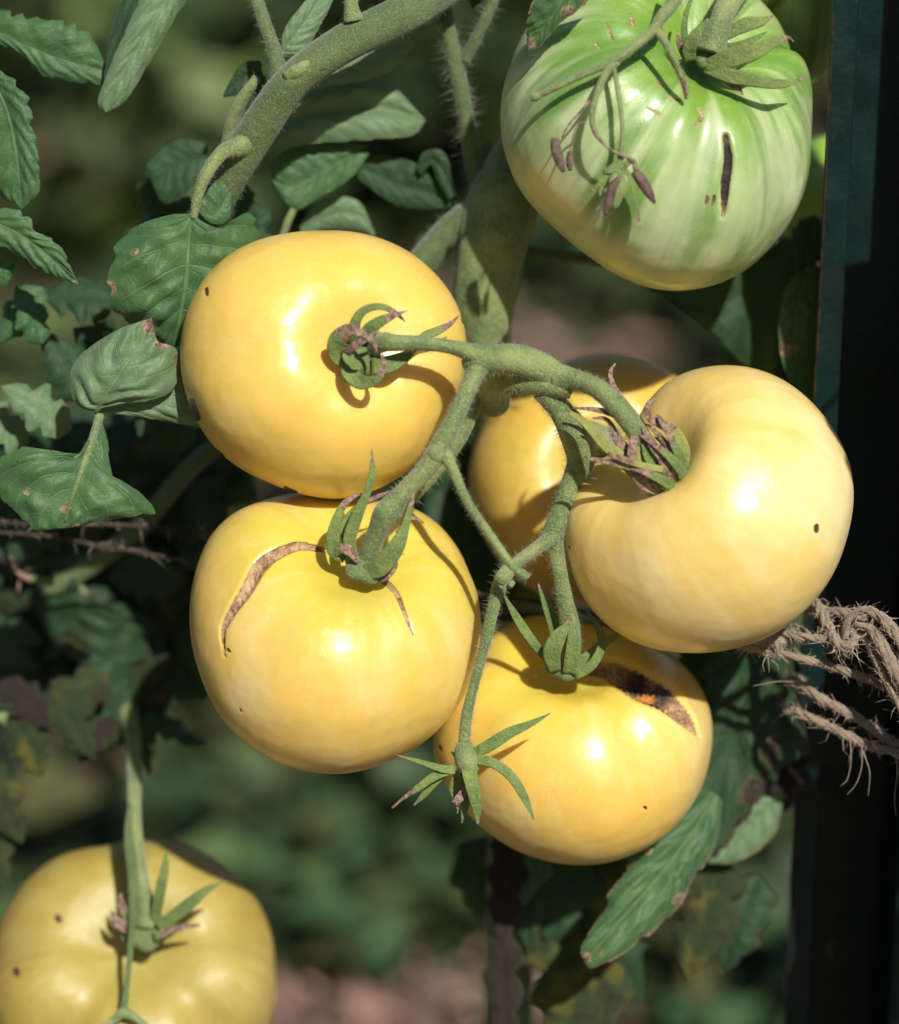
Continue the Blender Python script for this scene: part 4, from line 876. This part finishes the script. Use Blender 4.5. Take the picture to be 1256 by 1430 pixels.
for b, e, w, mt in [((1110, 940, -260), (1040, 1130, -260), 120, 'leaf_shaded'), ((1090, 890, -240), (1010, 1000, -240), 120, 'leaf_shaded'), ((1130, 1010, -280), (1060, 1160, -280), 90, 'leaf_dead_shaded'),
                    ((1010, 1200, -300), (960, 1370, -300), 110, 'leaf_dying_shaded'), ((1060, 1220, -330), (1010, 1360, -330), 100, 'leaf_shaded'), ((900, 1190, -200), (870, 1280, -200), 40, 'leaf_back'),
                    ((712, 1150, -280), (700, 1330, -280), 64, 'leaf_dead_shaded'), ((700, 1290, -282), (712, 1480, -282), 60, 'leaf_dead_shaded'), ((760, 1160, -300), (726, 1270, -270), 60, 'leaf'),
                    ((800, 1150, -320), (770, 1330, -310), 120, 'leaf_shaded'), ((790, 1290, -310), (800, 1480, -300), 130, 'leaf_dying_shaded'), ((860, 1190, -330), (840, 1350, -330), 110, 'leaf_dying_shaded'), ((745, 1190, -300), (740, 1330, -290), 70, 'leaf_shaded'),
                    ((850, 1330, -320), (830, 1470, -320), 80, 'leaf_dying_shaded'), ((1000, 860, -300), (960, 960, -300), 100, 'leaf_shaded')]:
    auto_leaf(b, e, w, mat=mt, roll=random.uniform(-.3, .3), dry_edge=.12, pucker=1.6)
for b, e, w, mt in [((700, 560, -430), (610, 700, -430), 130, 'leaf_shaded'), ((640, 640, -440), (600, 800, -430), 120, 'leaf_shaded'), ((690, 700, -460), (640, 880, -450), 130, 'leaf_shaded'),
                    ((590, 560, -480), (680, 640, -480), 110, 'leaf_shaded'), ((720, 800, -480), (600, 840, -470), 110, 'leaf_dying_shaded'), ((1080, 880, -330), (1000, 1080, -330), 160, 'leaf_shaded'), ((1120, 950, -350), (1060, 1120, -340), 140, 'leaf_shaded'),
                    ((640, 1180, -560), (760, 1300, -560), 120, 'leaf_shaded'), ((770, 1200, -420), (900, 1400, -430), 150, 'leaf_shaded')]:
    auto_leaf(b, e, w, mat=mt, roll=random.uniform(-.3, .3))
# added shoot right of the post, unseen, there to shade its open channel
stemseg('side_stem', plant, [(830, -300, -200), (1000, -420, -60), (1250, -330, 120), (1440, -60, 230), (1470, 300, 260), (1460, 700, 260), (1450, 1150, 250), (1440, 1450, 240)], [50, 40, 34, 30, 28, 26, 22, 14], 'stem_dark')
for i in range(62):
    y = 100 + i * 24 + random.uniform(-20, 20); sg = 1 if i % 2 else -1
    auto_leaf((1455 + sg * 8, y, 250), (1460 + sg * random.uniform(40, 100) + (8 if sg < 0 else 60), y + random.uniform(30, 150), 255 + random.uniform(-80, 60)), random.uniform(70, 150), mat='leaf', roll=random.uniform(-.4, .4))
stemseg('side_stem', plant, [(1420, 300, 260), (1480, 200, 450), (1520, 140, 640)], [16, 12, 8], 'stem')  # twig and leaf of the same added, unseen shoot
auto_leaf((1520, 140, 640), (1560, 330, 700), 130, mat='leaf')
# dry-edged leaf at the shoulder of the green fruit
leaf([(800, -30, 200), (780, 10, 190), (758, 40, 176), (738, 68, 160)], [(760, -40, 190), (744, 0, 180), (734, 36, 168), (738, 70, 160)], [(840, -20, 190), (812, 12, 196), (786, 30, 184), (756, 64, 166), (738, 70, 160)],
     mat='leaf', nu=60, nv=21, pucker=2, teeth=.1, seed=50, dry_edge=.14, dryspots=[(738, 62, 12), (792, 16, 10)])
leaf([(650, -20, -80), (668, 4, -80), (690, 6, -80)], [(650, -20, -80), (660, 12, -80), (690, 10, -80)], [(652, -30, -80), (680, -10, -80), (690, 4, -80)], mat='leaf_shaded', seed=51)

# all the fine hairs, one piece per stem system
for par, lst in HAIR.values():
    V = np.vstack(lst); add('stem_hairs', V, np.arange(len(V)).reshape(-1, 3), M['hair'], par, kind='stuff', smooth=False)

# ------------------------------------------------------------------ the metal post (open channel toward the viewer)
def post():
    m = NT('green_post_paint'); o = m.obj(); sx = m.n('ShaderNodeSeparateXYZ'); m.l(o, sx.inputs[0])
    c = m.mix(m.ramp(m.noise(o, 40, 5, .6), .3, .7), (0.0018, 0.011, 0.010), (0.0035, 0.020, 0.018))
    sc = m.n('ShaderNodeMapping'); m.l(o, sc.inputs[0]); sc.inputs['Scale'].default_value = (500, 500, 60)
    c = m.mix(m.math('MULTIPLY', m.ramp(m.noise(sc.outputs[0], 1, 4, .7), .60, .74), .30), c, (0.05, 0.07, 0.06))
    c = m.mix(m.math('MULTIPLY', m.ramp(m.noise(o, 900, 3, .8), .62, .7), .4), c, (0.06, 0.065, 0.055))
    c = m.mix(m.math('MULTIPLY', m.ramp(m.noise(o, 70, 6, .8), .60, .66), .7), c, (0.022, 0.018, 0.013))
    rs = m.math('ADD', sx.outputs[0], m.math('MULTIPLY', m.math('SUBTRACT', m.noise(o, 260, 4, .7), .5), .0014))
    c = m.mix(m.math('MULTIPLY', m.ramp(rs, .0009, .0002), m.ramp(m.noise(o, 110, 4, .7), .40, .55)), c, (0.06, 0.026, 0.018))
    x = m.bsdf(c, m.ramp(m.noise(o, 90, 4), .3, .7, .3, .5), m.bump(m.noise(o, 500, 4), .3, .0006), Specular_IOR_Level=.35)
    mat = m.done(x)
    p0 = P((1137, 560, -70)); w = U * 1.05
    # profile in plan (x right, y away)
    t = 2.2e-3
    xs = [0, 34 * w, 36 * w, 152 * w, 154 * w, 190 * w]; dp = 34e-3
    outer = [(xs[0], 0), (xs[1], 0), (xs[2], dp), (xs[3], dp), (xs[4], 0), (xs[5], 0)]
    inner = [(xs[5], t), (xs[4] + t, t), (xs[3] + t, dp + t), (xs[2] - t, dp + t), (xs[1] - t, t), (xs[0], t)]
    prof = np.array(outer + inner); n = len(prof)
    zs = np.linspace(-0.35, 1.25, 40)
    V = np.array([[p0[0] + x, p0[1] + y, z] for z in zs for (x, y) in prof])
    F = grid_faces(len(zs), n)
    # closed ends built from quads of the folded strip
    def cap(r):
        b = r * n; return [[b + k, b + k + 1, b + n - 2 - k, b + n - 1 - k] for k in range(5)]
    F = np.vstack([F, np.array(cap(0)), np.array(cap(len(zs) - 1))])
    o = add('metal_post', V, F, mat, None, (p0[0], p0[1], 0), smooth=False,
            label='dark green painted metal channel post with a rusty edge', cat='garden post')
    bv = o.modifiers.new('soft_edges', 'BEVEL'); bv.width = .0006; bv.segments = 2; bv.limit_method = 'ANGLE'
    return p0
PP = post()

# ------------------------------------------------------------------ jute twine
def mat_twine():
    m = NT('jute'); o = m.obj()
    c = m.mix(m.ramp(m.noise(o, 240, 5, .7), .35, .65), (0.19, 0.132, 0.085), (0.35, 0.262, 0.178))
    c = m.mix(m.ramp(m.noise(o, 2600, 3, .7), .5, .7), c, (0.46, 0.37, 0.28))
    return m.done(m.bsdf(c, .8, m.bump(m.noise(o, 2600, 4, .7), .9, .0006), Sheen_Weight=.3, Specular_IOR_Level=.25))
M['jute'] = mat_twine()
M['shaded_jute'] = mat_simple('jute_shade_tone', (0.035, 0.025, 0.018), (0.075, 0.055, 0.04), 400, .85)  # jute colour darkened for the shade behind the fruits
M['fibre'] = mat_simple('jute_fibre', (0.42, 0.33, 0.25), (0.6, 0.5, 0.4), 300, .5, trans=.3)
def cord(name, parent, pts, w, plies=3, pitch=42, mat='jute', fuzz=75, fl=20, label=None):
    """twisted cord: every ply is a tube winding round the path"""
    pts = np.asarray(pts, float); w = np.asarray(w, float)
    if w.ndim == 0: w = np.full(len(pts), float(w))
    L = np.sum(np.linalg.norm(np.diff(pts, axis=0), axis=1)); n = int(max(24, L / 2.6))
    pitch *= 1.7; plies += 1 if plies > 2 else 0
    q = spline(np.hstack([pts, w[:, None] * .84]), n); c = P(q[:, :3]); ww = q[:, 3] * (DF - q[:, 2] * U) / FPX
    T = nrm(np.gradient(c, axis=0)); N = nrm(np.cross(T, np.array([.13, .3, .95]))); B = np.cross(T, N)
    s = np.linspace(0, L, n); VV, FF, base = [], [], 0; seg = 8
    j = RNG.random() * 6
    for k in range(plies):
        ph = s / pitch * 2 * math.pi + k * 2 * math.pi / plies + .5 * np.sin(s / 37 + j + k)
        cc = c + (N * np.cos(ph)[:, None] + B * np.sin(ph)[:, None]) * (ww * .21)[:, None]
        T2 = nrm(np.gradient(cc, axis=0)); N2 = nrm(np.cross(T2, B)); B2 = np.cross(T2, N2)
        a = np.linspace(0, 2 * math.pi, seg, endpoint=False)[None] + s[:, None] / 9
        rr = (ww * .24)[:, None] * (1 + .16 * np.cos(a * 3) + .08 * RNG.normal(size=(n, seg)))
        V = cc[:, None] + N2[:, None] * (np.cos(a) * rr)[..., None] + B2[:, None] * (np.sin(a) * rr)[..., None]
        VV.append(V.reshape(-1, 3)); FF.append(grid_faces(n, seg) + base); base += n * seg
    o = add(name, np.vstack(VV), np.vstack(FF), M[mat], parent, label=label)
    if fuzz:
        m_ = int(fuzz * L / 100); i = RNG.integers(2, n - 2, m_)
        a = RNG.random(m_) * 6.28; d = N[i] * np.cos(a)[:, None] + B[i] * np.sin(a)[:, None]
        p = c[i] + d * (ww[i] * .4)[:, None]; le = fl * U * (.2 + RNG.random(m_) ** 3 * 1.6)
        d1 = nrm(d * .6 + T[i] * RNG.choice([-1, 1], m_)[:, None] * RNG.random(m_)[:, None] * 1.6 + RNG.normal(0, .3, (m_, 3)))
        d2 = nrm(d1 + RNG.normal(0, .55, (m_, 3)) + np.array([0, 0, -.2]))
        p1 = p + d1 * (le * .5)[:, None]; p2 = p1 + d2 * (le * .5)[:, None]
        sd = nrm(np.cross(d1, CZ) + 1e-6) * .40 * U
        V = np.stack([p - sd, p + sd, p1 + sd * .8, p1 - sd * .8, p2], 1).reshape(-1, 3)
        b5 = np.arange(m_)[:, None] * 5
        FIB.append((V, b5))
    return o
FIB = []
def flush_fibres(parent):
    VV, Q, Tt, base = [], [], [], 0
    for V, b5 in FIB:
        VV.append(V); Q.append(b5 + base + np.array([0, 1, 2, 3])); Tt.append(b5 + base + np.array([3, 2, 4])); base += len(V)
    FIB.clear(); add('loose_fibres', np.vstack(VV), [np.vstack(Q), np.vstack(Tt)], M['fibre'], parent, kind='stuff', smooth=False)

tie = empty('jute_twine', P((1180, 900, -20)), 'frayed brown jute twine wound and knotted round the green metal post', 'twine')
cord('wrap', tie, [(1340, 1080, -90), (1256, 1042, -40), (1200, 1004, -30), (1150, 978, -36), (1118, 956, -60), (1104, 950, -110), (1120, 950, -180)], 19, pitch=52)
cord('wrap', tie, [(1340, 1100, -90), (1262, 1056, -36), (1210, 1040, -30), (1160, 1016, -34), (1120, 998, -56), (1106, 990, -110), (1120, 988, -180)], 18, pitch=52)
cord('wrap', tie, [(1340, 990, -70), (1262, 968, -20), (1200, 944, 0), (1140, 925, 10), (1090, 912, 14), (1074, 902, 16)], [16, 16, 16, 15, 14, 12], pitch=46)
cord('wrap', tie, [(1030, 902, -30), (1050, 906, 0), (1075, 902, 14), (1092, 894, 10), (1110, 890, -10), (1130, 884, -80)], [12, 14, 22, 20, 16, 14], pitch=30)
cord('knot', tie, [(1066, 896, 16), (1074, 890, 26), (1086, 898, 30), (1084, 914, 24), (1072, 912, 16), (1068, 900, 14)], [12, 14, 15, 14, 12, 9], pitch=30, fuzz=130)
cord('wrap', tie, [(1040, 900, -60), (1078, 882, 0), (1110, 888, 22), (1146, 892, 32), (1172, 896, 36)], [12, 13, 14, 16, 18], pitch=34)
cord('wrap', tie, [(1100, 830, -60), (1138, 842, -10), (1150, 862, 16), (1162, 882, 30), (1172, 898, 34)], [20, 22, 22, 20, 18], pitch=40)
cord('wrap', tie, [(1120, 845, -60), (1150, 852, -24), (1184, 856, 0), (1210, 864, 10)], [16, 18, 18, 16], pitch=40)
cord('knot', tie, [(1160, 874, 34), (1166, 896, 50), (1182, 904, 54), (1194, 892, 50), (1186, 878, 42), (1172, 878, 44)], [14, 18, 20, 18, 16, 12], pitch=34, fuzz=140)
cord('knot', tie, [(1168, 886, 44), (1176, 900, 56), (1190, 900, 58), (1196, 890, 54)], [10, 13, 13, 9], pitch=30, fuzz=140)
cord('loop', tie, [(1180, 890, 50), (1184, 868, 62), (1204, 852, 70), (1226, 858, 76), (1246, 878, 80), (1262, 902, 84), (1300, 960, 80)], [15, 15, 16, 20, 24, 24, 22], pitch=70)
cord('loop', tie, [(1196, 872, 50), (1218, 880, 64), (1236, 908, 76), (1256, 946, 84), (1290, 1000, 84)], [12, 20, 26, 26, 20], plies=4, pitch=110)
cord('loop', tie, [(1188, 884, 40), (1210, 892, 50), (1222, 918, 60), (1242, 956, 70), (1262, 996, 74), (1290, 1050, 70)], [12, 13, 18, 17, 15, 12], plies=3, pitch=120)
cord('loop', tie, [(1190, 878, 28), (1214, 886, 30), (1236, 920, 36), (1270, 980, 40)], [10, 18, 26, 24], plies=4, pitch=110)
for pts in [[(1204, 1042, -20), (1204, 1070, -10), (1196, 1095, -8), (1183, 1110, -8)], [(1188, 1034, -20), (1189, 1062, -14), (1184, 1088, -12), (1174, 1098, -12)], [(1250, 1050, -10), (1254, 1078, -6), (1250, 1110, -6), (1252, 1140, -6)],
            [(1205, 1048, -20), (1215, 1078, -14), (1213, 1112, -12)], [(1110, 952, -40), (1085, 952, -30), (1052, 958, -20)], [(1076, 908, 20), (1066, 926, 24), (1068, 938, 24)], [(1170, 905, 44), (1172, 920, 46), (1178, 930, 46)],
            [(1115, 884, 10), (1116, 876, 14), (1111, 870, 16)], [(1140, 840, 0), (1150, 836, 6), (1158, 842, 8)], [(1205, 856, 66), (1200, 846, 68), (1196, 840, 68)], [(1190, 908, 40), (1202, 922, 44), (1222, 935, 44)]]:
    V, F, t, fr = sweep(pts, np.linspace(1.5, .6, len(pts)), seg=5); add('frayed_strand', V, F, M['fibre'], tie)
flush_fibres(tie)
cord1 = empty('support_twine', P((400, 770, -200)), 'thin brown twine darkened for shade, running level behind the lower yellow fruits', 'twine')
cord('twine_run', cord1, [(-40, 742, -180), (60, 748, -190), (150, 764, -200), (290, 786, -210), (450, 800, -240), (650, 828, -210), (720, 836, -190), (800, 850, -200), (900, 880, -240), (1040, 900, -60)], 8, pitch=34, fuzz=20, mat='shaded_jute')
cord('twine_run', cord1, [(-40, 730, -170), (100, 732, -180), (200, 735, -200), (300, 750, -220), (450, 790, -250), (680, 846, -215), (770, 862, -200), (900, 885, -240), (1035, 902, -60)], 8, pitch=36, fuzz=20, mat='shaded_jute')
cord('twine_run', cord1, [(600, 870, -230), (680, 864, -215), (740, 862, -200), (800, 870, -210), (950, 890, -230), (1050, 884, -80)], 13, pitch=50, fuzz=20, mat='shaded_jute')
flush_fibres(cord1)
